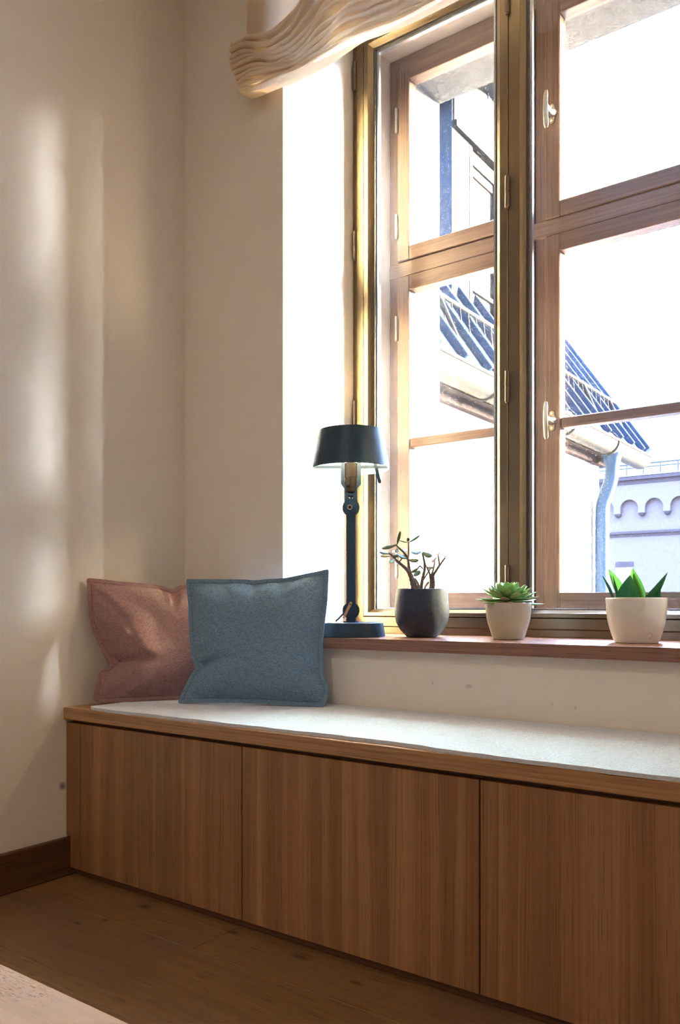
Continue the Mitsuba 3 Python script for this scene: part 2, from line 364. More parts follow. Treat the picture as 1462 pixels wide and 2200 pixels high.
# floor planks, grain along the bench
def plank_rows():
    y = 1.36 + 0.26
    k = 0
    rows = []
    while y > YB:
        y0 = y - 0.26
        off = -1.4365 - 0.9 * k
        xs = [XL]
        x = off
        while x > XL: x -= 2.2
        while x < XR:
            if x > XL + .15: xs.append(x)
            x += 2.2
        xs.append(XR)
        for a, b in zip(xs[:-1], xs[1:]):
            rows.append((a, b, max(y0, YB), min(y, 1.62)))
        y = y0; k -= 1
    return rows
for a, b, c, d in plank_rows():
    obj('plank', box(a + .0007, b - .0007, c + .0006, d - .0006, -0.022, 0.0, 0.0012), M['floor'], 'floor')

bb = tag(obj('baseboard_left', cat_([box(XL, XL + .0195, YB, 1.5335, 0.001, .1155, .003)]), M['oak_base']), 'dark stained oak baseboard along the foot of the left wall', 'baseboard', None, 'structure')

# ------------------------------------------------------------------ storage bench
BT = 0.509
BENCH_X1 = 0.56
bench = thing('storage_bench', 'long oak storage bench with flush handleless doors under the window', 'bench')
obj('top_board', box(XL + .001, BENCH_X1, 1.5015, YW - .001, .4735, BT, .0015), M['oak_board'], bench)
obj('carcass', cat_([box(XL + .004, BENCH_X1 - .01, 1.534, YW - .004, .04, .4735), box(XL + .02, BENCH_X1 - .01, 1.56, YW - .004, 0.0, .04)]), M['oak_dark'], bench)
obj('plinth', box(XL + .022, BENCH_X1 - .012, 1.531, 1.556, .0005, .045, .001), M['oak_dark'], bench)
obj('filler_strip', cat_([box(XL + .0005, -2.0780, 1.512, 1.533, .118, .4625, .0008), box(-2.1245, -2.0780, 1.512, 1.533, .0245, .118, .0008)]), M['oak_door'], bench)
for a, b in ((-2.0758, -1.4186), (-1.4150, -.7586), (-.7550, -.0986), (-.0950, BENCH_X1 - .001)):
    obj('door', box(a, b, 1.512, 1.533, .0245, .4625, .001), M['oak_door'], bench)

# felt mat: wavy front edge, cut ends
fx = np.linspace(-2.042, BENCH_X1 - .06, 160)
front = 1.512 + 0.016 * np.interp(fx, [-2.042, -1.9, -1.45, -1.2, -1.04, -.9, -.78, -.6, -.37, -.1, .3, .5], [-.7, -.5, .05, .45, .9, .5, -.55, -.75, -.65, -.3, .1, -.2]) \
        + 0.0022 * np.sin(fx * 31) + .0011 * np.sin(fx * 83 + 1) + 0.0010 * (meshkit.noise(np.stack([fx * 220, fx * 0, fx * 0], 1), 3) - .5)
front[:6] += np.array([.024, .012, .007, .004, .002, .001])
nb = 24
vv = np.linspace(0, 1, nb)
back = np.full_like(fx, 1.9935)
gx = np.repeat(fx[:, None], nb, 1)
gy = front[:, None] * (1 - vv) + back[:, None] * vv
under = np.clip((1.5015 - gy) / .03, 0, 1)
top = BT + .0085 + .0012 * (meshkit.fbm(np.stack([gx * 6, gy * 9, gx * 0], -1), 3, 5) - .5)
bot = np.full_like(top, BT + .0002)
def grid_solid(gx, gy, zt, zb):
    n, m = gx.shape
    idx = np.arange(n * m).reshape(n, m)
    def quads(a): return np.stack([a[:-1, :-1], a[1:, :-1], a[1:, 1:], a[:-1, 1:]], -1).reshape(-1, 4)
    t = quads(idx); b = quads(idx + n * m)[:, ::-1]
    loop = np.concatenate([idx[:, 0], idx[-1, 1:], idx[-2::-1, -1], idx[0, -2:0:-1]])
    nx = np.roll(loop, -1)
    s = np.stack([loop, loop + n * m, nx + n * m, nx], -1)
    v = np.vstack([np.stack([gx, gy, zt], -1).reshape(-1, 3), np.stack([gx, gy, zb], -1).reshape(-1, 3)])
    def tri(q): return np.vstack([q[:, [0, 1, 2]], q[:, [0, 2, 3]]])
    return v, tri(t), tri(np.vstack([b])), tri(s)
v, ft, fb, fs = grid_solid(gx, gy, top, bot)
fm = thing('felt_mat', 'long pale grey felt mat laid on the bench top', 'mat')
obj('felt', trimesh.Trimesh(v, np.vstack([ft, fb]), process=False), M['felt_mat'], fm, smooth=40)
obj('cut_edge', trimesh.Trimesh(v, fs, process=False), M['felt_mat'], fm, smooth=40)

# ------------------------------------------------------------------ window sill
wsill = tag(obj('window_sill', extrude([(OX0 + .001, 1.9625), (OX1 + .06, 1.9625), (OX1 + .06, YW - .0005), (OX1 - .001, YW - .0005), (OX1 - .001, YF + .005), (OX0 + .001, YF + .005)], .033, frame((0, 0, .6875), (1, 0, 0), (0, 1, 0), (0, 0, 1))), M['oak_sill']),
            'reddish brown oak window sill carrying the lamp and the plants', 'window sill')

# ------------------------------------------------------------------ inner window: brass
w1 = key('window_1'); tag(w1, 'inner window with brass frame and dark hinges, between the sill and the oak window', 'window', None, 'structure')
X0, X1, Z0, Z1 = OX0 + .0003, OX1 - .0003, OZ0 + .0005, OZ1 - .0003
prof = [(0, YG), (0, 2.3855), (.019, 2.3855), (.0205, 2.378), (.0225, 2.3755), (.050, 2.3755), (.0505, 2.377), (.0505, YG)]
obj('frame', ring(X0, X1, Z0, Z1, prof, (1, 1, 1.12, 1)), M['brass'], w1)
# dark gap between frame and sashes
obj('gap_seal', ring(X0, X1, Z0, Z1, [(.0490, 2.410), (.0490, 2.392), (.056, 2.392), (.056, 2.410)], (1, 1, 1.12, 1)), M['gasket'], w1)
XM = -1.0892
ZS0, ZS1 = Z0 + .0525 * 1.12, Z1 - .0525
sprof = [(0, YG), (0, 2.374), (.002, 2.372), (.019, 2.372), (.020, 2.3735), (.026, 2.379), (.0345, 2.386), (.0355, 2.390), (.0355, YG)]
for a, b, side, off, ln in ((X0 + .0525, XM - .0006, (1, 1, .68, 1), (0, .008, 0, 0), 0), (XM + .0012, X1 - .0525, (1, 1, .68, 1), (.019, 0, 0, 0), 1)):
    # the inner shoulder shifts where the stile is broader
    def sprof_ring():
        loops = []
        for d, y in sprof:
            l, r, bt, t = d, d, d * .68, d
            if d >= .019: l += off[0]; r += off[1]
            loops.append([(a + l, y, ZS0 + bt), (b - r, y, ZS0 + bt), (b - r, y, ZS1 - t), (a + l, y, ZS1 - t)])
        n = len(loops); v = np.array(loops).reshape(-1, 3); f = []
        for k in range(n):
            k2 = (k + 1) % n
            for c in range(4):
                c2 = (c + 1) % 4
                f += [[k * 4 + c, k * 4 + c2, k2 * 4 + c2], [k * 4 + c, k2 * 4 + c2, k2 * 4 + c]]
        return trimesh.Trimesh(v, f, process=False)
    sash = obj('sash', sprof_ring(), M['brass'], w1)
    gl, gr = a + .0355 + off[0], b - .0355 - off[1]
    g0, g1 = ZS0 + .0355 * .68, ZS1 - .0355
    obj('gasket', ring(gl, gr, g0, g1, [(-.0004, 2.400), (-.0004, 2.3885), (.006, 2.3885), (.0065, 2.400)], (1, 1, .25, 1)), M['gasket'], sash)
    obj('spacer', ring(gl, gr, g0, g1, [(.0062, 2.4090), (.0062, 2.3955), (.0150, 2.3955), (.0150, 2.4090)], (1, 1, .35, 1)), M['spacer'], sash)
    obj('pane', box(gl, gr, 2.3920, 2.3921, g0, g1).copy() if False else ([(gl, 2.392, g0), (gr, 2.392, g0), (gr, 2.392, g1), (gl, 2.392, g1)], [[0, 1, 2], [0, 2, 3]]), M['glass'], sash)
obj('groove', box(XM - .0006, XM + .0012, 2.377, 2.40, ZS0, ZS1), M['gasket'], w1)
def hinge_mesh(x, z0, z1, y, r):
    zm = (z0 + z1) / 2
    return cat_([lathe([(0, z0 - .003), (r * .55, z0 - .003), (r * .6, z0), (r, z0 + .001), (r, zm - .001), (r * .7, zm - .0006), (r * .7, zm + .0006), (r, zm + .001), (r, z1 - .001), (r * .8, z1), (0, z1)], (x, y, 0), 20)])
for z0 in (1.4459, 2.0486, 2.6514):
    obj('hinge', hinge_mesh(-1.6795, z0, z0 + .0995, 2.3765, .0075), M['hinge'], w1, smooth=40)
for z0 in (.845, 1.452, 2.060, 2.665):
    obj('hinge', hinge_mesh(XM, z0, z0 + .099, 2.366, .0075), M['hinge'], w1, smooth=40)

# ------------------------------------------------------------------ outer window: oak
w2 = key('window_2'); tag(w2, 'outer oak window with transom, glazing bars and nickel handles behind the brass window', 'window', None, 'structure')
OXa, OXb, OZa, OZb = -1.643, -.535, .785, 2.825
def stile(x0, x1, z0, z1, y0, y1, par, b=.0025): return obj('stile', box(x0, x1, y0, y1, z0, z1, b), M['oak_window_z'], par)
def rail(x0, x1, z0, z1, y0, y1, par, b=.0025, nm='rail'): return obj(nm, box(x0, x1, y0, y1, z0, z1, b), M['oak_window_x'], par)
YI = YO + .012
obj('jamb', box(BX0, -1.606, YI, YO + .07, OZa, OZb, .002), M['oak_window_z'], w2)
obj('jamb', box(-.572, BX1, YI, YO + .07, OZa, OZb, .002), M['oak_window_z'], w2)
obj('post', box(-1.0780, -1.0785 + .0362, YI, YO + .07, OZa, OZb, .002), M['oak_window_z'], w2)
obj('head', box(BX0, BX1, YI + .001, YO + .07, 2.787, BZ1, .002), M['oak_window_x'], w2)
obj('bottom_rail', box(BX0, BX1, YI + .001, YO + .07, BZ0, .803, .002), M['oak_window_x'], w2)
obj('transom', box(BX0, BX1, YI - .004, YO + .07, 2.022, 2.080, .004), M['oak_window_x'], w2)
def casement(x0, x1, z0, z1, sl, sr, rb, rt, bars):
    c = key('casement', w2)
    y0, y1 = YO, YO + .05
    st = M['oak_window_z']
    obj('stile', box(x0, x0 + sl, y0, y1, z0, z1, .003), st, c); obj('stile', box(x1 - sr, x1, y0, y1, z0, z1, .003), st, c)
    obj('rail', box(x0 + sl, x1 - sr, y0 + .0006, y1, z0, z0 + rb, .002), M['oak_window_x'], c)
    obj('rail', box(x0 + sl, x1 - sr, y0 + .0006, y1, z1 - rt, z1, .002), M['oak_window_x'], c)
    for zb0, zb1 in bars:
        obj('glazing_bar', box(x0 + sl, x1 - sr, y0 + .004, y1, zb0, zb1, .004), M['oak_window_x'], c)
    g = [(x0 + sl - .004, y1 - .010, z0 + rb - .004), (x1 - sr + .004, y1 - .010, z0 + rb - .004), (x1 - sr + .004, y1 - .010, z1 - rt + .004), (x0 + sl - .004, y1 - .010, z1 - rt + .004)]
    obj('pane', (g, [[0, 1, 2], [0, 2, 3]]), M['dusty_glass'], c)
    return c
casement(-1.6115, -1.0795, .806, 2.0215, .052, .034, .056, .053, [(1.393, 1.427)])
casement(-1.6115, -1.0795, 2.080, 2.786, .052, .034, .049, .050, [])
casement(-1.0415, -.567, .806, 2.0215, .0515, .05, .053, .056, [(1.3925, 1.426)])
casement(-1.0415, -.567, 2.077, 2.786, .0515, .05, .0505, .052, [])
# hinge pins of the left casements, pale zinc
for z0, z1 in ((2.555, 2.645), (2.165, 2.255), (1.790, 1.880), (.92, 1.01)):
    tag(obj('hinge_pin', hinge_mesh(-1.612, z0, z1, YO - .003, .006), M['zincgrey'], w2, smooth=40), 'pale zinc hinge pin')
def window_handle(z):
    hd = key('handle', w2)
    x = -1.0158
    plate = circle2d((0, 0), .0165)
    for s in (-1, 1): plate = plate.union(circle2d((0, s * .0235), .0085)).union(Polygon([(-.012, 0), (.012, 0), (.0075, s * .026), (-.0075, s * .026)]))
    ry = frame((x, YO - .004, z), (1, 0, 0), (0, 0, 1), (0, 1, 0))
    obj('rose', extrude(plate, .005, ry), M['steel'], hd, smooth=30)
    for s in (-1, 1): obj('screw', tube([(x, YO - .0065, z + s * .0235), (x, YO - .003, z + s * .0235)], .0042, 12), M['chrome'], hd)
    neck = lathe([(0, -.006), (.0150, -.006), (.0140, .006), (.0098, .012), (.0085, .030), (.0095, .044), (0, .044)], (0, 0, 0), 28)
    neck.apply_transform(frame((x, YO - .004, z), (1, 0, 0), (0, 0, 1), (0, -1, 0)))
    obj('neck', neck, M['steel'], hd, smooth=40)
    a = np.linspace(0, 1, 15)
    zz = z + .052 - .118 * a
    yy = YO - .052 - .006 * np.sin(a * 3.0) + .004 * a
    w = np.interp(a, [0, .08, .5, .92, 1], [.004, .0075, .0085, .0085, .005])
    lever = tube(np.stack([np.full(15, x), yy, zz], 1), 1.0, 16)
    vv_ = np.array(lever.vertices); c = np.repeat(np.stack([np.full(15, x), yy, zz], 1), 16, 0)
    d = vv_[:-2] - c
    sc = np.repeat(w, 16)[:, None]
    vv_[:-2] = c + d * np.array([1.0, .62, 1.0]) * sc
    obj('lever', trimesh.Trimesh(vv_, lever.faces, process=False), M['steel'], hd, smooth=60)
window_handle(1.4165); window_handle(2.4135)

# ------------------------------------------------------------------ roman blind
bl = thing('roman_blind', 'cream linen roman blind with its folds gathered in a sagging stack above the window', 'blind')
CUR = [
 [(-1.849, 2.626), (-1.793, 2.622), (-1.722, 2.600), (-1.667, 2.592), (-1.641, 2.595), (-1.588, 2.622), (-1.537, 2.660), (-1.499, 2.690)],
 [(-1.849, 2.606), (-1.793, 2.598), (-1.722, 2.575), (-1.667, 2.562), (-1.614, 2.570), (-1.562, 2.594), (-1.511, 2.637), (-1.462, 2.659)],
 [(-1.852, 2.585), (-1.793, 2.582), (-1.722, 2.557), (-1.667, 2.542), (-1.614, 2.545), (-1.575, 2.556), (-1.524, 2.587), (-1.474, 2.620), (-1.402, 2.637)],
 [(-1.851, 2.566), (-1.793, 2.566), (-1.736, 2.549), (-1.667, 2.525), (-1.601, 2.522), (-1.562, 2.530), (-1.511, 2.562), (-1.462, 2.593), (-1.402, 2.608), (-1.343, 2.612)],
 [(-1.840, 2.546), (-1.793, 2.546), (-1.736, 2.536), (-1.667, 2.511), (-1.594, 2.502), (-1.556, 2.511), (-1.499, 2.540), (-1.444, 2.568), (-1.39, 2.581), (-1.32, 2.578), (-1.253, 2.577)],
 [(-1.832, 2.527), (-1.793, 2.528), (-1.736, 2.518), (-1.667, 2.498), (-1.588, 2.487), (-1.524, 2.507), (-1.462, 2.534), (-1.414, 2.548), (-1.367, 2.554), (-1.287, 2.547), (-1.21, 2.548)],
 [(-1.825, 2.509), (-1.778, 2.509), (-1.722, 2.500), (-1.654, 2.483), (-1.588, 2.474), (-1.524, 2.488), (-1.462, 2.510), (-1.39, 2.532), (-1.315, 2.520), (-1.232, 2.515), (-1.162, 2.517)],
 [(-1.818, 2.490), (-1.771, 2.491), (-1.708, 2.482), (-1.641, 2.468), (-1.575, 2.462), (-1.511, 2.470), (-1.45, 2.486), (-1.378, 2.505), (-1.298, 2.496), (-1.205, 2.491), (-1.157, 2.491)],
 [(-1.808, 2.473), (-1.757, 2.470), (-1.695, 2.461), (-1.627, 2.455), (-1.562, 2.450), (-1.499, 2.454), (-1.432, 2.468), (-1.367, 2.481), (-1.298, 2.474), (-1.199, 2.466), (-1.141, 2.464)],
 [(-1.800, 2.457), (-1.743, 2.451), (-1.681, 2.448), (-1.614, 2.440), (-1.549, 2.440), (-1.487, 2.444), (-1.42, 2.453), (-1.355, 2.462), (-1.287, 2.455), (-1.189, 2.447), (-1.126, 2.447)]]
BXE = -.335
def fold_curve(c, k):
    c = np.array(c)
    x0, x1 = c[0, 0], BXE - .012 * (9 - k) / 9
    xs = np.linspace(x0, x1, 140)
    # past the last measured point the stack runs on level, with soft waves
    end = c[-1]
    zs = np.interp(xs, c[:, 0], c[:, 1])
    from scipy.interpolate import PchipInterpolator
    pc = PchipInterpolator(c[:, 0], c[:, 1])
    m = xs <= end[0]
    zs[m] = pc(xs[m])
    far = ~m
    lvl = 2.447 + .0235 * (9 - k)
    t = np.clip((xs[far] - end[0]) / .25, 0, 1); t = t * t * (3 - 2 * t)
    zs[far] = end[1] * (1 - t) + t * (lvl + .012 * np.sin(xs[far] * 17 + .25 * k) + .006 * np.sin(xs[far] * 41))
    return xs, zs
for k, c in enumerate(CUR):
    xs, zs = fold_curve(c, k)
    # a fold: cloth doubling forward into a rounded lip that droops a little
    depth = .052 + .004 * math.sin(k * 2.1)
    a = np.linspace(-.5 * math.pi, .5 * math.pi, 9)
    py = [1.965] + [1.965 - depth + .0075 - .0075 * math.cos(q) for q in a] + [1.965]
    pz = [.0005] + [.0078 + .0078 * math.sin(q) - .004 for q in a] + [.017]
    py, pz = np.array(py), np.array(pz)
    wob = .004 * np.sin(xs * 23 + k * 1.7) + .003 * np.sin(xs * 51 + k)
    V = np.stack([np.repeat(xs[:, None], len(py), 1), py[None] + wob[:, None] * (py < 1.95)[None], zs[:, None] + pz[None]], -1)
    n, m = V.shape[:2]
    idx = np.arange(n * m).reshape(n, m)
    q = np.stack([idx[:-1, :-1], idx[1:, :-1], idx[1:, 1:], idx[:-1, 1:]], -1).reshape(-1, 4)
    obj('fold', (V.reshape(-1, 3), q), M['linen'], bl, smooth=True)
# hem band under the folds and the plain cloth above them
def sheet(x0, x1, zlo, zhi, yfun, nx=120, nz=12):
    xs = np.linspace(x0, x1, nx); t = np.linspace(0, 1, nz)
    zl = np.array([zlo(x) for x in xs]); zh = np.array([zhi(x) for x in xs])
    Zg = zl[:, None] * (1 - t) + zh[:, None] * t
    Xg = np.repeat(xs[:, None], nz, 1)
    V = np.stack([Xg, yfun(Xg, Zg), Zg], -1)
    idx = np.arange(nx * nz).reshape(nx, nz)
    return V.reshape(-1, 3), np.stack([idx[:-1, :-1], idx[1:, :-1], idx[1:, 1:], idx[:-1, 1:]], -1).reshape(-1, 4)
hx, hz = fold_curve(CUR[-1], 9)
obj('hem', sheet(-1.788, BXE, lambda x: 2.431 if x > -1.70 else 2.431 + .018 * (-1.70 - x) / .088, lambda x: float(np.interp(x, hx, hz)) + .004, lambda X, Zz: 1.918 + .006 * np.sin(X * 9) + 0 * Zz, nz=5), M['linen_single'], bl, smooth=True)
tx, tz = fold_curve(CUR[0], 0)
obj('drop_cloth', sheet(-1.800, BXE, lambda x: float(np.interp(x, tx, tz)) + .008, lambda x: 3.04, lambda X, Zz: 1.945 + .012 * np.sin(X * 11 + Zz * 5) * np.clip((3.0 - Zz) / .3, 0, 1), nz=24), M['linen_single'], bl, smooth=True)
obj('head_rail', box(-1.80, BXE, 1.93, 1.994, 3.03, 3.075, .004), M['lamp_white'], bl)

# ------------------------------------------------------------------ cushions
def cushion(label, outline, o, e1, e2, bsdf, stitch, H, Hb, dents, seed):
    e1, e2 = np.array(e1, float), np.array(e2, float)
    e1 /= np.linalg.norm(e1); e2 -= e1 * (e1 @ e2); e2 /= np.linalg.norm(e2)
    nrm = np.cross(e1, e2)                        # towards the room
    k = thing('cushion', label, 'cushion')
    NA = 420
    out = np.asarray(outline, float)
    # corners stay sharp: resample piecewise with a light smoothing
    s = np.concatenate([[0], np.cumsum(np.linalg.norm(np.diff(np.vstack([out, out[:1]]), axis=0), axis=1))])
    q = np.linspace(0, s[-1], NA, endpoint=False)
    oo = np.vstack([out, out[:1]])
    C = np.stack([np.interp(q, s, oo[:, 0]), np.interp(q, s, oo[:, 1])], 1)
    for _ in range(3): C = .25 * np.roll(C, 1, 0) + .5 * C + .25 * np.roll(C, -1, 0)
    ctr = np.array([(out[:, 0].max() + out[:, 0].min()) / 2, .20])
    R = np.concatenate([np.linspace(0, .80, 34), np.linspace(.81, 1.0, 40)])
    G = ctr + R[:, None, None] * (C - ctr)[None]
    flat = G.reshape(-1, 2)
    from scipy.spatial import cKDTree
    fine = np.vstack([C * (1 - t) + np.roll(C, -1, 0) * t for t in (0, .25, .5, .75)])
    d = cKDTree(fine).query(flat)[0]
    FL = .0125
    x = np.clip((d - FL) / .135, 0, 1)
    # fullness: plump in the middle, falling softly to the flange (no ridges along the diagonals)
    from scipy.ndimage import gaussian_filter, map_coordinates
    from shapely import contains_xy
    step = .003
    ux = np.arange(out[:, 0].min() - .03, out[:, 0].max() + .03, step); vx = np.arange(out[:, 1].min() - .03, out[:, 1].max() + .03, step)
    UU, VV = np.meshgrid(ux, vx, indexing='ij')
    rd = cKDTree(fine).query(np.stack([UU.ravel(), VV.ravel()], 1))[0].reshape(UU.shape)
    rd = np.where(contains_xy(Polygon(C), UU, VV), rd, 0)
    rx = np.clip((rd - FL) / .135, 0, 1)
    soft = gaussian_filter((1 - (1 - rx) ** 2.3) ** .72, .024 / step)
    h = map_coordinates(soft, [(flat[:, 0] - ux[0]) / step, (flat[:, 1] - vx[0]) / step], order=1)
    e_ = np.clip((d - FL) / .034, 0, 1)
    h = h * (1 - (1 - e_) ** 2) ** .65
    wr = meshkit.fbm(np.stack([flat[:, 0] * 14, flat[:, 1] * 14, flat[:, 0] * 0 + seed], 1), 3, seed) - .5
    edge = np.exp(-((d - .03) / .025) ** 2)
    pk = meshkit.noise(np.stack([np.arctan2(flat[:, 1] - ctr[1], flat[:, 0] - ctr[0]) * 7, flat[:, 0] * 0, flat[:, 0] * 0 + seed], 1), seed + 4) - .5
    f = H * h + .010 * wr * np.clip(x * 3, 0, 1) + .012 * pk * edge
    for (du, dv, ang, ln, wd, dp) in dents:
        ca, sa = math.cos(ang), math.sin(ang)
        a_ = (flat[:, 0] - du) * ca + (flat[:, 1] - dv) * sa; b_ = -(flat[:, 0] - du) * sa + (flat[:, 1] - dv) * ca
        f -= dp * np.exp(-(b_ / wd) ** 2) * np.exp(-np.clip(a_, 0, None) ** 2 / ln ** 2) * np.exp(-np.clip(-a_, 0, None) ** 2 / .01 ** 2) * np.clip(d / .02, 0, 1)
    groove = .0011 * np.exp(-((d - FL) / .0016) ** 2)
    f = np.maximum(f, 0) + .0034 - groove
    b = -(Hb * h + .004 * wr * np.clip(x * 3, 0, 1)) - .0034
    curl = .008 * (meshkit.noise(np.stack([flat[:, 0] * 10, flat[:, 1] * 10, flat[:, 0] * 0 + seed + 7], 1), seed) - .5) * np.clip(1 - x * 2, 0, 1)
    o = np.asarray(o, float)
    base = o + flat[:, :1] * e1 + flat[:, 1:] * e2
    Vf = base + (f + curl)[:, None] * nrm; Vb = base + (b + curl)[:, None] * nrm
    n, m = len(R), NA
    idx = np.arange(n * m).reshape(n, m); nx = np.roll(idx, -1, 1)
    qf = np.stack([idx[:-1], idx[1:], nx[1:], nx[:-1]], -1).reshape(-1, 4)
    rim = np.stack([idx[-1], idx[-1] + n * m, nx[-1] + n * m, nx[-1]], -1)
    V = np.vstack([Vf, Vb])
    # front cover with half of the cut edge; back cover
    mid = (Vf.reshape(n, m, 3)[-1] + Vb.reshape(n, m, 3)[-1]) / 2
    Vfront = np.vstack([Vf, mid]); mi_ = n * m + np.arange(m); mn = np.roll(mi_, -1)
    ff = np.vstack([qf, np.stack([idx[-1], mi_, mn, nx[-1]], -1)])
    obj('cover', (Vfront, ff), bsdf, k, smooth=50)
    fb_ = np.vstack([qf[:, ::-1], np.stack([idx[-1], nx[-1], mn, mi_], -1)])
    obj('back_cover', (np.vstack([Vb, mid]), fb_), bsdf, k, smooth=50)
    # stitches: short dashes along the flange
    t_in = FL / .22
    ringpts = ctr + (C - ctr) * (1 - FL / np.linalg.norm(C - ctr, axis=1))[:, None]
    # move to constant distance from the edge
    tr = cKDTree(fine)
    for _ in range(12):
        dd, ii = tr.query(ringpts)
        g = (ringpts - fine[ii]) / (dd[:, None] + 1e-9)
        ringpts = ringpts + g * (FL - dd)[:, None] * .7
    cv = np.interp(0, [0], [0])
    r3 = o + ringpts[:, :1] * e1 + ringpts[:, 1:] * e2
    cl = .008 * (meshkit.noise(np.stack([ringpts[:, 0] * 10, ringpts[:, 1] * 10, ringpts[:, 0] * 0 + seed + 7], 1), seed) - .5)
    r3 = r3 + (.0034 + cl)[:, None] * nrm
    parts = []
    for i in range(0, NA, 2):
        p0, p1 = r3[i], r3[(i + 1) % NA] * .7 + r3[i] * .3
        if np.linalg.norm(p1 - p0) < .02: parts.append(tube([p0, p1], .0006, 4))
    tag(obj('stitching', cat_(parts), stitch, k), 'row of dark stitches along the flange')
    return k

BLUE = [(0, 0), (.0856, .0034), (.1748, .0056), (.2629, .0049), (.3786, .0007), (.4581, 0), (.4672, .0262), (.4706, .051), (.4625, .0743), (.4522, .0928), (.4508, .1364), (.4475, .1922), (.4513, .2484), (.4576, .3192), (.4589, .4134),
        (.4215, .4051), (.3636, .394), (.3198, .3856), (.2903, .3844), (.2607, .3831), (.2399, .3803), (.2235, .379), (.2009, .382), (.0948, .3841), (.004, .3847), (.0096, .3417), (.0149, .3049), (.0205, .2528), (.0272, .2028), (.0352, .1451), (.044, .1236), (.0524, .1094), (.0384, .0906), (.0249, .0617), (.0155, .0416)]
PINK = [(0, 0), (.0554, -.0009), (.1116, -.0005), (.1831, .0009), (.2782, 0), (.37, 0), (.445, .004), (.438, .05), (.425, .12), (.428, .22), (.434, .30), (.44, .376), (.39, .371), (.34, .367), (.2909, .3658), (.2685, .3656), (.255, .361), (.243, .3504), (.2282, .3548), (.2092, .3622), (.1437, .3705), (.0723, .3757), (.0232, .3811), (-.0225, .3849),
        (-.0201, .317), (-.0163, .2665), (-.0041, .216), (.0108, .1798), (.0245, .1537), (.0383, .1332), (.0451, .1172), (.0339, .1045), (.0172, .0964), (.0088, .0795), (.0004, .0441), (-.0053, .0187)]
FZ = BT + .0096
cushion('square dusty pink felt cushion with stitched flange, leaning in the corner behind the blue one', PINK, (-2.092, 1.577, FZ), (.541, .841, 0), (-.841 * .08, .541 * .08, 1), M['felt_pink'], M['stitch_pink'], .058, .05,
        [(.045, .117, .1, .10, .016, .030), (.243, .350, -1.6, .05, .014, .012), (.02, .33, -.9, .09, .012, .008)], 11)
cushion('square blue grey felt cushion with stitched flange, standing in front of the pink one', BLUE, (-1.879, 1.722, FZ), (.9075, .42, 0), (-.42 * .15, .9075 * .15, 1), M['felt_blue'], M['stitch_blue'], .060, .022,
        [(.052, .109, .25, .11, .016, .026), (.452, .094, 3.0, .06, .012, .014), (.40, .012, 2.2, .06, .010, .008), (.23, .379, -1.5, .05, .014, .008), (.30, .384, -1.2, .06, .012, .007)], 23)

# ------------------------------------------------------------------ desk lamp
LX, LY = -1.4845, 2.080
LZ = .7207
lamp = thing('table_lamp', 'dark petrol blue metal desk lamp with a lit drum shade on the window sill', 'lamp')
obj('base', lathe([(0, LZ), (.106, LZ), (.1075, LZ + .002), (.1010, LZ + .0425), (.0985, LZ + .0445), (0, LZ + .0445)], (LX, LY, 0), 96), M['lamp_blue'], lamp, smooth=40)
def cam_frame(dx, dz, depth=0.0):
    """a local frame at the lamp: x to the right across the lamp, y up, z out of the lamp's face"""
    o = np.array([LX, LY, 0]) + RIGHT * dx - FWD * depth
    return frame((o[0], o[1], dz), RIGHT, (0, 0, 1), -FWD)
ZJ0, ZJ1 = .8015, 1.1210
obj('foot_plate', box(-.024, .024, -.012, .012, 0, .003, .001).apply_transform(frame((LX, LY, LZ + .0445), RIGHT, FWD, (0, 0, 1))), M['lamp_blue'], lamp)
# stem: rounded flat bar
stem2d = Polygon([(-.0130, -.0075), (.0130, -.0075), (.0130, .0075), (-.0130, .0075)]).buffer(.002, 4)
obj('stem', extrude(stem2d, ZJ1 - LZ - .047 + .0, frame((LX, LY, LZ + .0465), RIGHT, FWD, (0, 0, 1))), M['lamp_blue'], lamp, smooth=30)
obj('stem_panel', extrude(capsule2d((0, 0), (0, .20), .011), .0012, cam_frame(-.001, ZJ0 + .055, .0096)), M['lamp_blue'], lamp, smooth=30)
def joint(z, depth, nm):
    d = circle2d((0, 0), .0265, 32)
    for q in range(20):
        a_ = q * math.pi / 10
        d = d.difference(circle2d((.0222 * math.cos(a_), .0222 * math.sin(a_)), .0013, 4))
    j = obj(nm, extrude(d, .0045, cam_frame(0, z, depth)), M['lamp_blue'], lamp, smooth=30)
    obj('backing', extrude(circle2d((0, 0), .0255, 32), .004, cam_frame(0, z, depth - .004)), M['socket'], j)
    obj('washer', extrude(circle2d((0, 0), .0150, 24), .0015, cam_frame(0, z, depth + .0045)), M['lamp_blue'], j, smooth=30)
    return j
j1 = joint(ZJ1, .0095, 'joint')
obj('bolt', tube([np.array([LX, LY, ZJ1 + .001]) + RIGHT * -.004 - FWD * d for d in (.012, .024)], .0078, 18), M['chrome'], j1, smooth=40)
obj('bolt_socket', tube([np.array([LX, LY, ZJ1 + .001]) + RIGHT * -.004 - FWD * d for d in (.0235, .0243)], .0052, 8), M['socket'], j1)
j0 = joint(ZJ0, .0095, 'joint')
obj('bolt', tube([np.array([LX, LY, ZJ0 - .002]) + RIGHT * .001 - FWD * d for d in (.012, .026)], .0068, 18), M['lamp_blue'], j0, smooth=40)
lev = capsule2d((.004, .022), (-.017, -.021), .0085).difference(circle2d((.0025, .019), .0025)).difference(circle2d((-.0155, -.018), .0022))
obj('lever', extrude(lev, .003, cam_frame(-.005, ZJ0 + .001, .026)), M['copper'], j0, smooth=30)
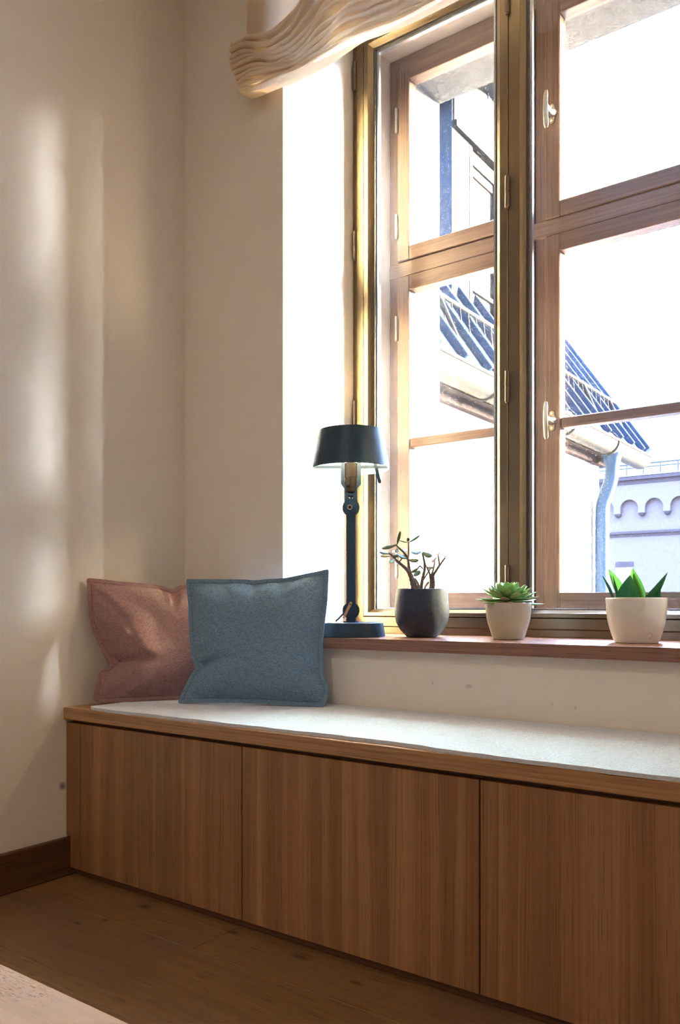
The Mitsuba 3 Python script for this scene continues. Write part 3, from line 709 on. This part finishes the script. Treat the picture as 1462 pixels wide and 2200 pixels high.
# fork that carries the socket, one flat plate with a slot
neck = Polygon([(-.0180, -.010), (.0180, -.010), (.0180, .062), (.0300, .076), (.0300, .172), (.0205, .172), (.0205, .082), (.0130, .070), (-.0130, .070), (-.0205, .082), (-.0205, .172), (-.0300, .172), (-.0300, .076), (-.0180, .062)]).buffer(.0015, 4)
neck = neck.difference(capsule2d((0, .036), (0, .056), .0155))
obj('fork', extrude(neck, .005, cam_frame(0, ZJ1, -.0005)), M['lamp_blue'], lamp, smooth=30)
sk = key('socket', lamp)
so = np.array([LX, LY, 0]) + FWD * .004
obj('body', lathe([(0, 1.166), (.0095, 1.166), (.0095, 1.171), (.0150, 1.171), (.0185, 1.178), (.0185, 1.2175), (.0200, 1.2185), (.0200, 1.262), (0, 1.262)], so, 40), M['socket'], sk, smooth=40)
obj('switch', box(-.0058, .0058, 0, .008, -.0155, .0155, .0015).apply_transform(frame(so + np.array([0, 0, 1.2035]) - FWD * .0235 - RIGHT * .010, RIGHT, FWD, (0, 0, 1))), M['socket'], sk)
obj('collar', lathe([(.0105, 1.158), (.0125, 1.160), (.0125, 1.167), (0, 1.167)], so, 28), M['lamp_blue'], sk, smooth=40)
SH0, SH1, R0, R1 = 1.2435, 1.3605, .1215, .1030
shade = obj('shade', lathe([(R0 - .0012, SH0), (R0, SH0), (R1, SH1), (R1 - .0012, SH1)], (LX, LY, 0), 128), M['lamp_blue'], lamp, smooth=40)
tag(obj('lining', lathe([(R1 - .0016, SH1 - .0002), (R0 - .0016, SH0 + .0002)], (LX, LY, 0), 128), M['lamp_white'], shade, smooth=True), 'white inside of the shade')
for a, b in ((-R0 + .004, -.030), (.030, R0 - .006)):
    obj('cross_bar', box(a, b, -.001, .001, -.0048, .0048).apply_transform(frame((LX, LY, SH0 + .0065), RIGHT, FWD, (0, 0, 1))), M['lamp_blue'], lamp)
tabm = extrude(capsule2d((0, 0), (.0165, -.066), .0098), .002, cam_frame(.070, SH0 + .016, R0 * .55))
obj('tab', tabm, M['lamp_blue'], lamp, smooth=30)
cab = spline([np.array([LX, LY, 1.160]) + FWD * .004, np.array([LX, LY, 1.140]) + RIGHT * .002 + FWD * .006, np.array([LX, LY, 1.10]) + FWD * .013 + RIGHT * .003, np.array([LX, LY, 1.0]) + FWD * .0135 + RIGHT * .003, np.array([LX, LY, .84]) + FWD * .0135,
              np.array([LX, LY, .805]) + FWD * .018 - RIGHT * .012, np.array([LX, LY, .785]) + FWD * .02 - RIGHT * .030, np.array([LX, LY, LZ + .047]) + FWD * .03 - RIGHT * .047], 60)
obj('cable', tube(cab, .0029, 8), M['cable'], lamp, smooth=True)
bk = obj('bulb_cap', lathe([(0, 1.262), (.0135, 1.262), (.0135, 1.268), (0, 1.268)], so, 24), M['chrome'], sk)
bulb = lathe([(0.0, 1.2682), (.010, 1.2682), (.016, 1.276), (.0215, 1.288), (.0225, 1.297), (.020, 1.308), (.012, 1.3165), (0, 1.3185)], so, 32)
k = key('bulb', lamp)
scene[k] = ply(bulb, 'mat_lamp_white', smooth=40)
scene[k]['emitter'] = {'type': 'area', 'radiance': rgb(*[BULB_POWER * c for c in WARM_BULB])}
tag(k, 'glowing bulb')

# ------------------------------------------------------------------ plants
def leaf_solid(base, tip, width, thick, up, bend=0.0, fat=.55, n=12, sides=12, point=.75):
    """a fleshy leaf: an ellipse section swept from base to tip, broadest at 'fat' of its length"""
    base, tip, up = np.asarray(base, float), np.asarray(tip, float), np.asarray(up, float)
    d = tip - base; L = np.linalg.norm(d); t = d / L
    up = up - t * (up @ t); up /= np.linalg.norm(up); w = np.cross(t, up)
    s = np.linspace(0, 1, n)
    prof = np.where(s < fat, .30 + .70 * np.sin(np.pi / 2 * s / fat), np.clip(np.cos(np.pi / 2 * (s - fat) / (1 - fat)), 0, 1) ** point)
    prof[-1] = .02
    cen = base + np.outer(s * L, t) + np.outer(bend * L * (s - s * s) * 4, up)
    a = np.arange(sides) * 2 * np.pi / sides
    V = cen[:, None] + prof[:, None, None] * (width / 2 * np.cos(a)[None, :, None] * w + thick / 2 * np.sin(a)[None, :, None] * up)
    i, j = np.meshgrid(np.arange(n - 1), np.arange(sides), indexing='ij')
    q = np.stack([i * sides + j, i * sides + (j + 1) % sides, (i + 1) * sides + (j + 1) % sides, (i + 1) * sides + j], -1).reshape(-1, 4)
    return V.reshape(-1, 3), q

def pot(label, name, c, outer, inner_depth, bsdf, soil='soil', seg=96):
    k = thing(name, label, 'plant')
    z = [(r, c[2] + h) for r, h in outer]
    rt, ht = z[-1]
    prof_ = z + [(rt - .0015, ht + .0012), (rt - .0035, ht), (rt - .006, ht - inner_depth), (0, ht - inner_depth)]
    obj('pot', lathe([(0, c[2])] + prof_[:-1] , (c[0], c[1], 0), seg), bsdf, k, smooth=35)
    m = lathe([(0, ht - inner_depth + .004), (rt * .5, ht - inner_depth + .003), (rt - .0052, ht - inner_depth + .001)], (c[0], c[1], 0), 48)
    m = m.subdivide()
    v_ = np.array(m.vertices); v_[:, 2] += .004 * (meshkit.noise(v_ * 140, 2) - .5); m = trimesh.Trimesh(v_, m.faces, process=False)
    obj('soil', m, M[soil], k, smooth=True)
    return k
SZ = OZ0 + .0003
# jade plant in the dark pot
JC = np.array([-1.2785, 2.165])
JU = .00142 / 3.655                     # metres per unit of the branch drawing
jade = pot('potted jade plant with bare branches in a round matt charcoal pot', 'potted_jade_plant', (JC[0], JC[1], SZ),
           [(.042, 0), (.047, .002), (.066, .022), (.079, .046), (.0835, .070), (.0835, .092), (.0815, .118), (.0785, .1435), (.0782, .1460)], .014, M['pot_dark'])
JZ = SZ + .1460
def jp(x, y, dep=0.0):
    p = np.array([JC[0], JC[1], 0]) + RIGHT * ((x - 935) * JU) + FWD * dep
    return np.array([p[0], p[1], JZ + (603 - y) * JU])
def branch(pts, r0, r1, dep0=0.0, dep1=0.0):
    n = len(pts)
    P = np.array([jp(x, y, dep0 + (dep1 - dep0) * i / (n - 1)) for i, (x, y) in enumerate(pts)])
    P[0, 2] = min(P[0, 2], JZ - .010) if pts[0][1] > 580 else P[0, 2]
    c = spline(P, 6 * n)
    r = np.linspace(r0, r1, len(c)) * (1 + .10 * np.sin(np.arange(len(c)) * 1.9))
    obj('branch', tube(c, r, 10), M['stem'], jade, smooth=True)
branch([(872, 612), (850, 530), (826, 466), (772, 412), (725, 372), (690, 335), (668, 322)], .0075, .0028, -.01, -.03)
branch([(907, 612), (872, 532), (836, 440), (826, 372), (792, 312), (742, 266), (728, 252)], .0055, .0028, .005, -.005)
branch([(824, 360), (834, 300), (833, 228)], .0035, .0026, 0, .02)
branch([(930, 612), (945, 520), (962, 432), (956, 372), (941, 315)], .0060, .0026, .02, .01)
branch([(1012, 612), (1020, 525), (1014, 488)], .0095, .0080, .01, .012)
branch([(1026, 495), (1078, 412), (1120, 352)], .0042, .0024, .012, 0)
branch([(1016, 490), (1030, 450), (1046, 380)], .0036, .0020, .012, .03)
branch([(1076, 412), (1074, 370), (1070, 330)], .0030, .0020, .008, .02)
branch([(1006, 492), (980, 425), (966, 396)], .0032, .0020, .012, .03)
branch([(950, 530), (985, 470), (1000, 442)], .0024, .0018, .02, -.01)
branch([(955, 606), (966, 566), (984, 546)], .0032, .0020, -.01, -.02)
branch([(925, 612), (908, 545), (888, 512)], .0045, .0030, .03, .04)
branch([(905, 442), (925, 418), (948, 440)], .0022, .0018, .02, .02)
branch([(745, 395), (770, 370), (790, 335)], .0024, .0018, -.02, .0)
JL = [((735, 255), (612, 290), 28, -.03, -.045, 0), ((740, 250), (768, 142), 22, 0, .01, 0), ((680, 327), (590, 318), 22, -.03, -.05, 0), ((684, 345), (600, 342), 20, -.03, -.02, 2), ((720, 365), (672, 402), 28, -.03, -.055, 0),
      ((826, 355), (738, 335), 40, 0, -.03, 0), ((830, 370), (906, 380), 36, 0, -.02, 0), ((788, 306), (818, 276), 36, 0, .03, 0), ((836, 230), (762, 211), 11, .02, .03, 0), ((836, 230), (930, 170), 17, .02, .035, 0), ((828, 222), (833, 197), 24, .02, .01, 0),
      ((932, 306), (845, 314), 38, .01, -.02, 0), ((944, 310), (1012, 348), 46, .01, -.01, 0), ((872, 498), (928, 454), 36, 0, .02, 0), ((912, 436), (858, 466), 26, .02, .03, 0), ((1058, 345), (1013, 392), 20, .02, .0, 1), ((1088, 312), (1058, 322), 18, .02, .03, 1),
      ((1102, 334), (1134, 350), 13, 0, -.01, 1), ((985, 428), (1024, 434), 30, .01, -.01, 0), ((988, 548), (950, 590), 14, -.02, -.02, 1), ((742, 280), (732, 316), 26, 0, -.02, 0), ((700, 318), (722, 296), 24, -.03, .0, 2), ((750, 330), (712, 352), 26, -.02, -.03, 0)]
for (b0, t0, w, d0, d1, mt) in JL:
    obj('leaf', leaf_solid(jp(*b0, d0), jp(*t0, d1), w * JU * 1.15, min(w * JU * .45, .0050), (-FWD * .8 + np.array([.1, 0, .55])).tolist(), -.05, .6, 12, 12, .5), M[('jade_leaf', 'dry_leaf', 'jade_pale')[mt]], jade, smooth=True)

# rosette in the cream pot
RC = np.array([-.9960, 2.172])
ros = pot('green rosette succulent in a small matt cream pot', 'potted_rosette_succulent', (RC[0], RC[1], SZ), [(.0420, 0), (.0438, .0012), (.0480, .012), (.0516, .025), (.0558, .037), (.0590, .048), (.0616, .060), (.0633, .073), (.0645, .088), (.0652, .1035)], .010, M['pot_cream'])
inner = lathe([(.052, SZ + .093), (.0575, SZ + .1060), (.0562, SZ + .1062), (.050, SZ + .094)], (RC[0], RC[1], 0), 64)
tag(obj('nursery_pot', inner, M['terracotta'], ros, smooth=30), 'brown rim of the inner nursery pot')
RZ = SZ + .1035
NL = 58
for i in range(NL):
    u = i / (NL - 1)                       # 0 innermost
    a = i * 2.39996 + .4
    Lf = .022 + .072 * u ** .85
    el = math.radians(84 - 84 * u ** .62 + rng.uniform(-5, 5))
    if u > .8: el -= math.radians(4)
    dirv = np.array([math.cos(a) * math.cos(el), math.sin(a) * math.cos(el), math.sin(el)])
    b = np.array([RC[0] + math.cos(a) * .010 * u, RC[1] + math.sin(a) * .010 * u, RZ + .034 - .028 * u])
    up = np.array([-math.cos(a) * math.sin(el), -math.sin(a) * math.sin(el), math.cos(el)])
    dry = u > .82 and (dirv @ -FWD) > .75
    if dry: Lf *= .62
    obj('leaf', leaf_solid(b, b + dirv * Lf, .017 + .009 * min(u * 2, 1), .0075, up, -.10 if u < .5 else -.05, .62, 11, 10, .8),
        M['dry_leaf' if dry and i % 2 else 'rosette_inner' if u < .2 else 'rosette_leaf'], ros, smooth=50)

# snake plant in the white pot
SC = np.array([-.6385, 2.178])
snake = pot('short dark green snake plant in a glossy white ceramic pot', 'potted_snake_plant', (SC[0], SC[1], SZ), [(.0520, 0), (.0539, .0012), (.0585, .010), (.0624, .021), (.0669, .037), (.0696, .046), (.0714, .0535), (.0733, .065), (.0747, .079), (.0760, .096), (.0768, .108), (.0772, .1140), (.0762, .1162)], .012, M['pot_white'])
SU = .001225 / 7.31
STOP = SZ + .1162
def sp_(x, y, dep=0.0):
    p = np.array([SC[0], SC[1], 0]) + RIGHT * ((x - 818) * SU) + FWD * dep
    return np.array([p[0], p[1], STOP + (772 - y) * SU])
def blade(base, tip, width, dep0, dep1, fold, side, mats, bulge=.35, bend=0.0):
    """a stiff channelled leaf; side turns its face about its own axis"""
    b, t = sp_(*base, dep0), sp_(*tip, dep1)
    b = b - (t - b) / np.linalg.norm(t - b) * .030
    d = t - b; L = np.linalg.norm(d); d /= L
    w = RIGHT * math.cos(side) + FWD * math.sin(side)
    w = w - d * (w @ d); w /= np.linalg.norm(w); nrm = np.cross(w, d)
    n, m = 18, 9
    s = np.linspace(0, 1, n); c = np.linspace(-1, 1, m)
    pr = np.where(s < bulge, .62 + .38 * np.sin(np.pi / 2 * s / bulge), np.clip(1 - ((s - bulge) / (1 - bulge)) ** 1.55, .0, 1))
    V = b + s[:, None, None] * L * d + (c[None, :, None] * pr[:, None, None] * width * SU / 2) * w + ((np.abs(c)[None, :, None] ** 1.4) * pr[:, None, None] * fold) * nrm + (bend * L * s ** 2)[:, None, None] * nrm
    idx = np.arange(n * m).reshape(n, m)
    q = np.stack([idx[:-1, :-1], idx[1:, :-1], idx[1:, 1:], idx[:-1, 1:]], -1).reshape(-1, 4)
    obj('leaf', (V.reshape(-1, 3), q), M[mats], snake, smooth=True)
blade((668, 772), (655, 418), 390, -.026, -.030, -.016, .0, 'snake_leaf', .32)
blade((600, 772), (434, 300), 190, .020, .030, .012, .3, 'snake_bright', .5)
blade((838, 772), (785, 298), 250, .006, .012, .016, -.25, 'snake_bright', .40)
blade((870, 772), (800, 330), 240, .016, .018, .012, .5, 'snake_leaf', .40)
blade((925, 772), (1258, 372), 150, -.004, -.020, .018, .9, 'snake_leaf', .45)
blade((1078, 772), (1140, 520), 130, -.012, -.02, .010, .3, 'snake_leaf', .3)
blade((500, 772), (380, 440), 80, .0, -.01, .008, 1.2, 'snake_leaf', .4, .10)
blade((470, 690), (366, 400), 60, .035, .045, .006, .6, 'snake_leaf', .5)

# ------------------------------------------------------------------ low table in front
table = thing('coffee_table', 'pale oak table top at the bottom corner in front of the bench', 'table')
TX0, TX1, TY0, TY1, TZ = -1.35, .15, -.35, .4725, .45
obj('tabletop', box(TX0, TX1, TY0, TY1, TZ - .028, TZ, .0015), M['oak_table'], table)
obj('apron', cat_([box(TX0 + .09, TX1 - .09, TY0 + .085, TY0 + .105, TZ - .09, TZ - .028), box(TX0 + .09, TX1 - .09, TY1 - .105, TY1 - .085, TZ - .09, TZ - .028)]), M['oak_table'], table)
for x in (TX0 + .09, TX1 - .13):
    for y in (TY0 + .085, TY1 - .125):
        obj('leg', box(x, x + .04, y, y + .04, .0003, TZ - .028, .002), M['oak_table'], table)

# ------------------------------------------------------------------ ceiling lights of the room (warm)
for x, y, where in ((-.85, -.75, 'over the low table'), (.75, -1.95, 'near the back wall')):
    cl = thing('ceiling_light', 'round warm ceiling light ' + where + ', out of the frame', 'ceiling light', 'ceiling lights of the room')
    obj('ring', lathe([(.085, ZC - .0005), (.100, ZC - .0005), (.100, ZC - .03), (.085, ZC - .03)], (x, y, 0), 32), M['lamp_white'], cl, smooth=30)
    k = key('lens', cl)
    a = np.arange(32) * 2 * np.pi / 32
    v = np.vstack([np.stack([x + .084 * np.cos(a), y + .084 * np.sin(a), np.full(32, ZC - .022)], 1), [[x, y, ZC - .022]]])
    scene[k] = ply((v, np.stack([(np.arange(32) + 1) % 32, np.arange(32), np.full(32, 32)], 1)), 'mat_lamp_white')
    scene[k]['emitter'] = {'type': 'area', 'radiance': rgb(*[CEILING_POWER * 10 * c for c in WARM])}

# ------------------------------------------------------------------ outdoors
struct('ground', box(-30, 40, 2.8, 60, -6.3, -6), M['paving'], 'paved courtyard ground outside, far below the window', 'ground')
wing = thing('building', 'white neighbouring wing with gutter, steep blue roof and dormer, close outside the window', 'building')
WX, WY1 = -2.30, 6.80
obj('wall', box(-7.5, WX, YE, WY1, -6, 1.99), M['ext_white'], wing)
obj('cornice', cat_([box(WX - .1, WX + .045, YE, WY1 + .05, 1.975, 2.03), box(WX - .1, WX + .10, YE, WY1 + .10, 2.03, 2.09)]), M['cornice'], wing)
# half round gutter
ga = np.linspace(-math.pi, 0, 17)
GX, GZ, GR, GY1 = -2.145, 2.118, .096, 7.44
gp = [(GX + GR * math.cos(q), GZ + GR * math.sin(q)) for q in ga]
gp2 = [(GX + (GR - .004) * math.cos(q), GZ + (GR - .004) * math.sin(q)) for q in ga[::-1]]
gut = obj('gutter', extrude(Polygon(gp + gp2), GY1 - YE, frame((0, YE, 0), (1, 0, 0), (0, 0, 1), (0, 1, 0))), M['zinc'], wing, smooth=30)
obj('lip', cyl((GX + GR, YE, GZ + .006), (GX + GR, GY1, GZ + .006), .011, 12), M['zinc'], gut, smooth=40)
endcap = extrude(Polygon(gp), .006, frame((0, GY1 - .006, 0), (1, 0, 0), (0, 0, 1), (0, 1, 0)))
obj('end_cap', endcap, M['zinc'], gut)
for y in (4.36, 5.60, 6.52):
    arc = [(GX + (GR + .004) * math.cos(q), y, GZ + (GR + .004) * math.sin(q)) for q in np.linspace(-math.pi * .95, .15, 18)]
    arc += [(GX + .05, y, GZ + .07), (GX - .06, y, GZ + .13)]
    obj('bracket', tube(np.array(arc), .0085, 6), M['dark_metal'], gut, smooth=40)
dp = spline([(GX, 6.62, GZ - .06), (GX, 6.62, GZ - .17), (GX + .005, 6.62, GZ - .27), (WX + .085, 6.62, GZ - .46), (WX + .075, 6.62, GZ - .62), (WX + .075, 6.62, GZ - .80), (WX + .075, 6.62, -6)], 8)
pts = np.array([(GX, 6.66, GZ - .05), (GX, 6.66, GZ - .10), (GX, 6.66, GZ - .20), (GX - .005, 6.66, GZ - .26), (GX - .02, 6.66, GZ - .32), (GX - .05, 6.66, GZ - .40), (GX - .07, 6.66, GZ - .46), (GX - .078, 6.66, GZ - .54), (GX - .08, 6.66, GZ - .62), (GX - .08, 6.66, -5.9)])
pipe = obj('downpipe', tube(spline(pts[:-1], 40).tolist() + [pts[-1].tolist()], [.085] * 3 + list(np.linspace(.075, .056, 6)) + [.055] * 32, 20), M['slate_blue'], wing, smooth=40)
obj('clamp', cat_([lathe([(.055, .86), (.062, .86), (.062, .875), (.055, .875)], (GX - .08, 6.66, 0), 20), cyl((GX - .08 - .055, 6.66, .868), (WX - .005, 6.66, .868), .006, 8)]), M['dark_metal'], pipe)
# steep roof of standing seam panels; the slope runs up from the eaves
PX, PZ = -2.10, 2.156
SL = math.atan2(1.089, .753)
up_s = np.array([-math.cos(SL), 0, math.sin(SL)]); nr = np.array([math.sin(SL), 0, math.cos(SL)])
rf = key('roof', wing)
LEN = 6.2
y = YE
i = 0
while y < GY1 - .02:
    y1 = min(y + .30, GY1)
    pn = box(y + .001, y1 - .001, 0, LEN, -.02, 0).apply_transform(frame((PX, 0, PZ), (0, 1, 0), up_s, nr))
    obj('panel', pn, M['roof_pale'] if i % 2 == 0 else M['roof_blue'], rf)
    sm = box(y - .016, y + .016, 0, LEN, 0, .045, .004).apply_transform(frame((PX, 0, PZ), (0, 1, 0), up_s, nr))
    obj('seam', sm, M['roof_blue'], rf)
    y = y1; i += 1
obj('verge', box(GY1 - .07, GY1 + .02, 0, LEN, -.06, .07, .005).apply_transform(frame((PX, 0, PZ), (0, 1, 0), up_s, nr)), M['roof_blue'], rf)
obj('gable', extrude([(PX, PZ - .02), (PX + LEN * up_s[0], PZ - .02), (PX + LEN * up_s[0], PZ + LEN * up_s[2])], .05, frame((0, WY1 - .05, 0), (1, 0, 0), (0, 0, 1), (0, 1, 0))), M['ext_white'], wing)
# snow guard: two rails with bars between, on forked brackets
sg = key('snow_guard', wing)
def on_roof(s, h): return PX + s * up_s[0] + h * nr[0], PZ + s * up_s[2] + h * nr[2]
SGX, SG0, SG1 = -2.345, 2.335, 2.625
obj('rail', cyl((SGX, YE, SG1), (SGX, 7.35, SG1), .0145, 8), M['guard'], sg, smooth=40)
obj('rail', cyl((SGX + .03, YE, SG0), (SGX + .03, 7.35, SG0), .013, 8), M['guard'], sg, smooth=40)
for n, yb in enumerate(np.arange(2.95, 7.35, .105)):
    obj('bar', cyl((SGX, yb, SG1), (SGX + .03, yb, SG0), .0058, 6), M['guard'], sg)
for yb in (3.45, 4.17, 4.95, 5.75, 6.55, 7.2):
    fk = key('fork', sg)
    scene[fk] = ply(cat_([cyl((SGX - .012, yb, SG1 + .02), (-2.17, yb, 2.215), .015, 8), cyl((SGX + .02, yb, SG0 + .02), (-2.25, yb, 2.30), .018, 8), cyl((SGX - .01, yb, SG1), (-2.43, yb, 2.60), .010, 6)]), M['dark_metal'], smooth=40)
    obj('clip', box(SGX - .0, SGX + .06, yb - .035, yb + .035, SG0 - .03, SG0 + .03, .006), M['guard'], sg)
# dormer
DX, DY0, DY1, DZ0 = -2.60, 4.795, 6.08, 2.75
dm = key('dormer', wing)
scene[dm] = ply(cat_([box(-5.5, DX - .03, DY0 + .01, DY1, DZ0 - .4, 4.36)]), M['panel_white'])
obj('cheek', box(-5.2, DX, DY0, DY0 + .012, DZ0, 4.9), M['slate_blue'], dm)
obj('front_panel', box(DX - .03, DX - .002, DY0 + .012, 5.040, DZ0, 3.985), M['panel_white'], dm)
obj('front_panel', box(DX - .03, DX - .002, 5.052, 5.095, DZ0, 3.985), M['panel_white'], dm)
obj('front_panel', box(DX - .03, DX - .002, 6.02, DY1, DZ0, 3.985), M['panel_white'], dm)
obj('window_frame', cat_([box(DX - .04, DX - .0, 5.095, 6.02, 3.86, 3.95), box(DX - .04, DX - .0, 5.44, 5.50, DZ0, 3.86), box(DX - .05, DX - .01, 5.50, 5.56, DZ0, 3.86)]), M['dark_metal'], dm)
obj('window_frame', box(DX - .06, DX - .015, 5.095, 6.02, 3.80, 3.86), M['ext_wood'], dm)
obj('window_pane', box(DX - .075, DX - .07, 5.095, 6.02, DZ0, 3.80), M['ext_glass'], dm)
obj('window_rail', box(DX - .06, DX - .01, 5.095, 5.44, 3.0, 3.03), M['guard'], dm)
obj('eaves_strip', box(DX - .03, DX + .03, DY0 + .012, DY1, 3.985, 4.03), M['dark_metal'], dm)
obj('upper_panel', box(DX - .03, DX + .012, DY0 + .012, 5.300, 4.03, 4.60), M['panel_white'], dm)
obj('upper_panel', box(DX - .03, DX + .012, 5.335, DY1, 4.03, 4.60), M['panel_white'], dm)
obj('joint_strip', box(DX - .03, DX + .016, 5.300, 5.335, 4.05, 4.50), M['slate_blue'], dm)
ay = np.array([4.70, 4.80, 4.96, 5.19, 5.39, 5.56, 5.70, 5.82, 5.94, 6.04, 6.12]); az = np.array([4.14, 4.25, 4.373, 4.446, 4.487, 4.495, 4.49, 4.45, 4.37, 4.27, 4.18])
arch_lo = list(zip(ay, az)); arch_hi = list(zip(ay[::-1], (az + .09)[::-1]))
arch = extrude(Polygon(arch_lo + arch_hi), 2.9, frame((DX - 2.7, 0, 0), (0, 1, 0), (0, 0, 1), (1, 0, 0)))
ad = extrude(Polygon(list(zip(ay, az - .03)) + list(zip(ay[::-1], az[::-1]))), 2.86, frame((DX - 2.7, 0, 0), (0, 1, 0), (0, 0, 1), (1, 0, 0)))
# the upper panels end under the vault
obj('vault', arch, M['zinc'], dm, smooth=30)
obj('vault_edge', ad, M['dark_metal'], dm, smooth=30)

# distant building with an arched frieze
fb2 = thing('building', 'pale pink building with an arched frieze far behind the downpipe', 'building')
FY = 28.0
obj('wall', box(-24, 22, FY, FY + 8, -6, 4.85), M['ext_pink'], fb2)
obj('cornice', cat_([box(-24, 22, FY - .28, FY, 4.98, 5.10), box(-24, 22, FY - .20, FY, 4.85, 4.98)]), M['cornice'], fb2)
obj('upper_band', box(-24, 22, FY - .17, FY, 4.45, 4.85), M['ext_pink'], fb2)
PITCH = .805
x = -8.80 - PITCH * 2
while x < -4.5:
    poly = Polygon([(0, .0), (PITCH, .0), (PITCH, .62), (0, .62)]).difference(Polygon([(.11, -.1), (PITCH - .11, -.1), (PITCH - .11, .17), (.11, .17)])).difference(circle2d((PITCH / 2, .17), PITCH / 2 - .11, 12))
    obj('frieze_arch', extrude(poly, .17, frame((x, FY - .0, 3.88), (1, 0, 0), (0, 0, 1), (0, -1, 0))), M['ext_pink'], fb2)
    crb = lathe([(0, -.12), (.07, -.10), (.11, -.03), (.115, .0), (0, .0)], (x, FY - .085, 3.88), 14)
    obj('corbel', crb, M['cornice'], fb2, smooth=40)
    x += PITCH
obj('string_course', cat_([box(-24, 22, FY - .10, FY, 3.20, 3.28), box(-24, 22, FY - .05, FY, 3.12, 3.20)]), M['cornice'], fb2)
obj('roof', extrude([(0, 0), (3.5, 1.4), (3.5, 0)], 46, frame((-24, FY - .3, 5.10), (0, 1, 0), (0, 0, 1), (1, 0, 0))).copy(), M['roof_blue'], fb2)
rg = obj('roof_rail', cat_([cyl((-24, FY - .1, 5.52), (22, FY - .1, 5.52), .03, 6), cyl((-24, FY - .1, 5.40), (22, FY - .1, 5.40), .02, 6)]), M['guard'], fb2)
for xx in np.arange(-9.6, -6.0, .55):
    obj('rail_post', cyl((xx, FY - .1, 5.12), (xx, FY - .1, 5.56), .022, 6), M['guard'], fb2)
wn = obj('window', cat_([box(-8.90, -8.30, FY - .02, FY + .12, 2.08, 2.27)]), M['cornice'], fb2)
obj('pane', box(-8.90, -8.30, FY - .03, FY + .1, .5, 2.08), M['ext_glass'], wn)

# building across the courtyard to the right, out of the frame: it keeps the low sky from the corner of the room
rb_ = thing('building', 'dark brick building across the courtyard to the right, out of the frame', 'building')
obj('wall', box(3.2, 14, YE + .4, 5.0, -6, 15.0), M['brick'], rb_)
obj('roof', extrude([(3.0, 15.0), (14.2, 15.0), (8.6, 19.0)], 2.0, frame((0, YE + .3, 0), (1, 0, 0), (0, 0, 1), (0, 1, 0))), M['roof_blue'], rb_)
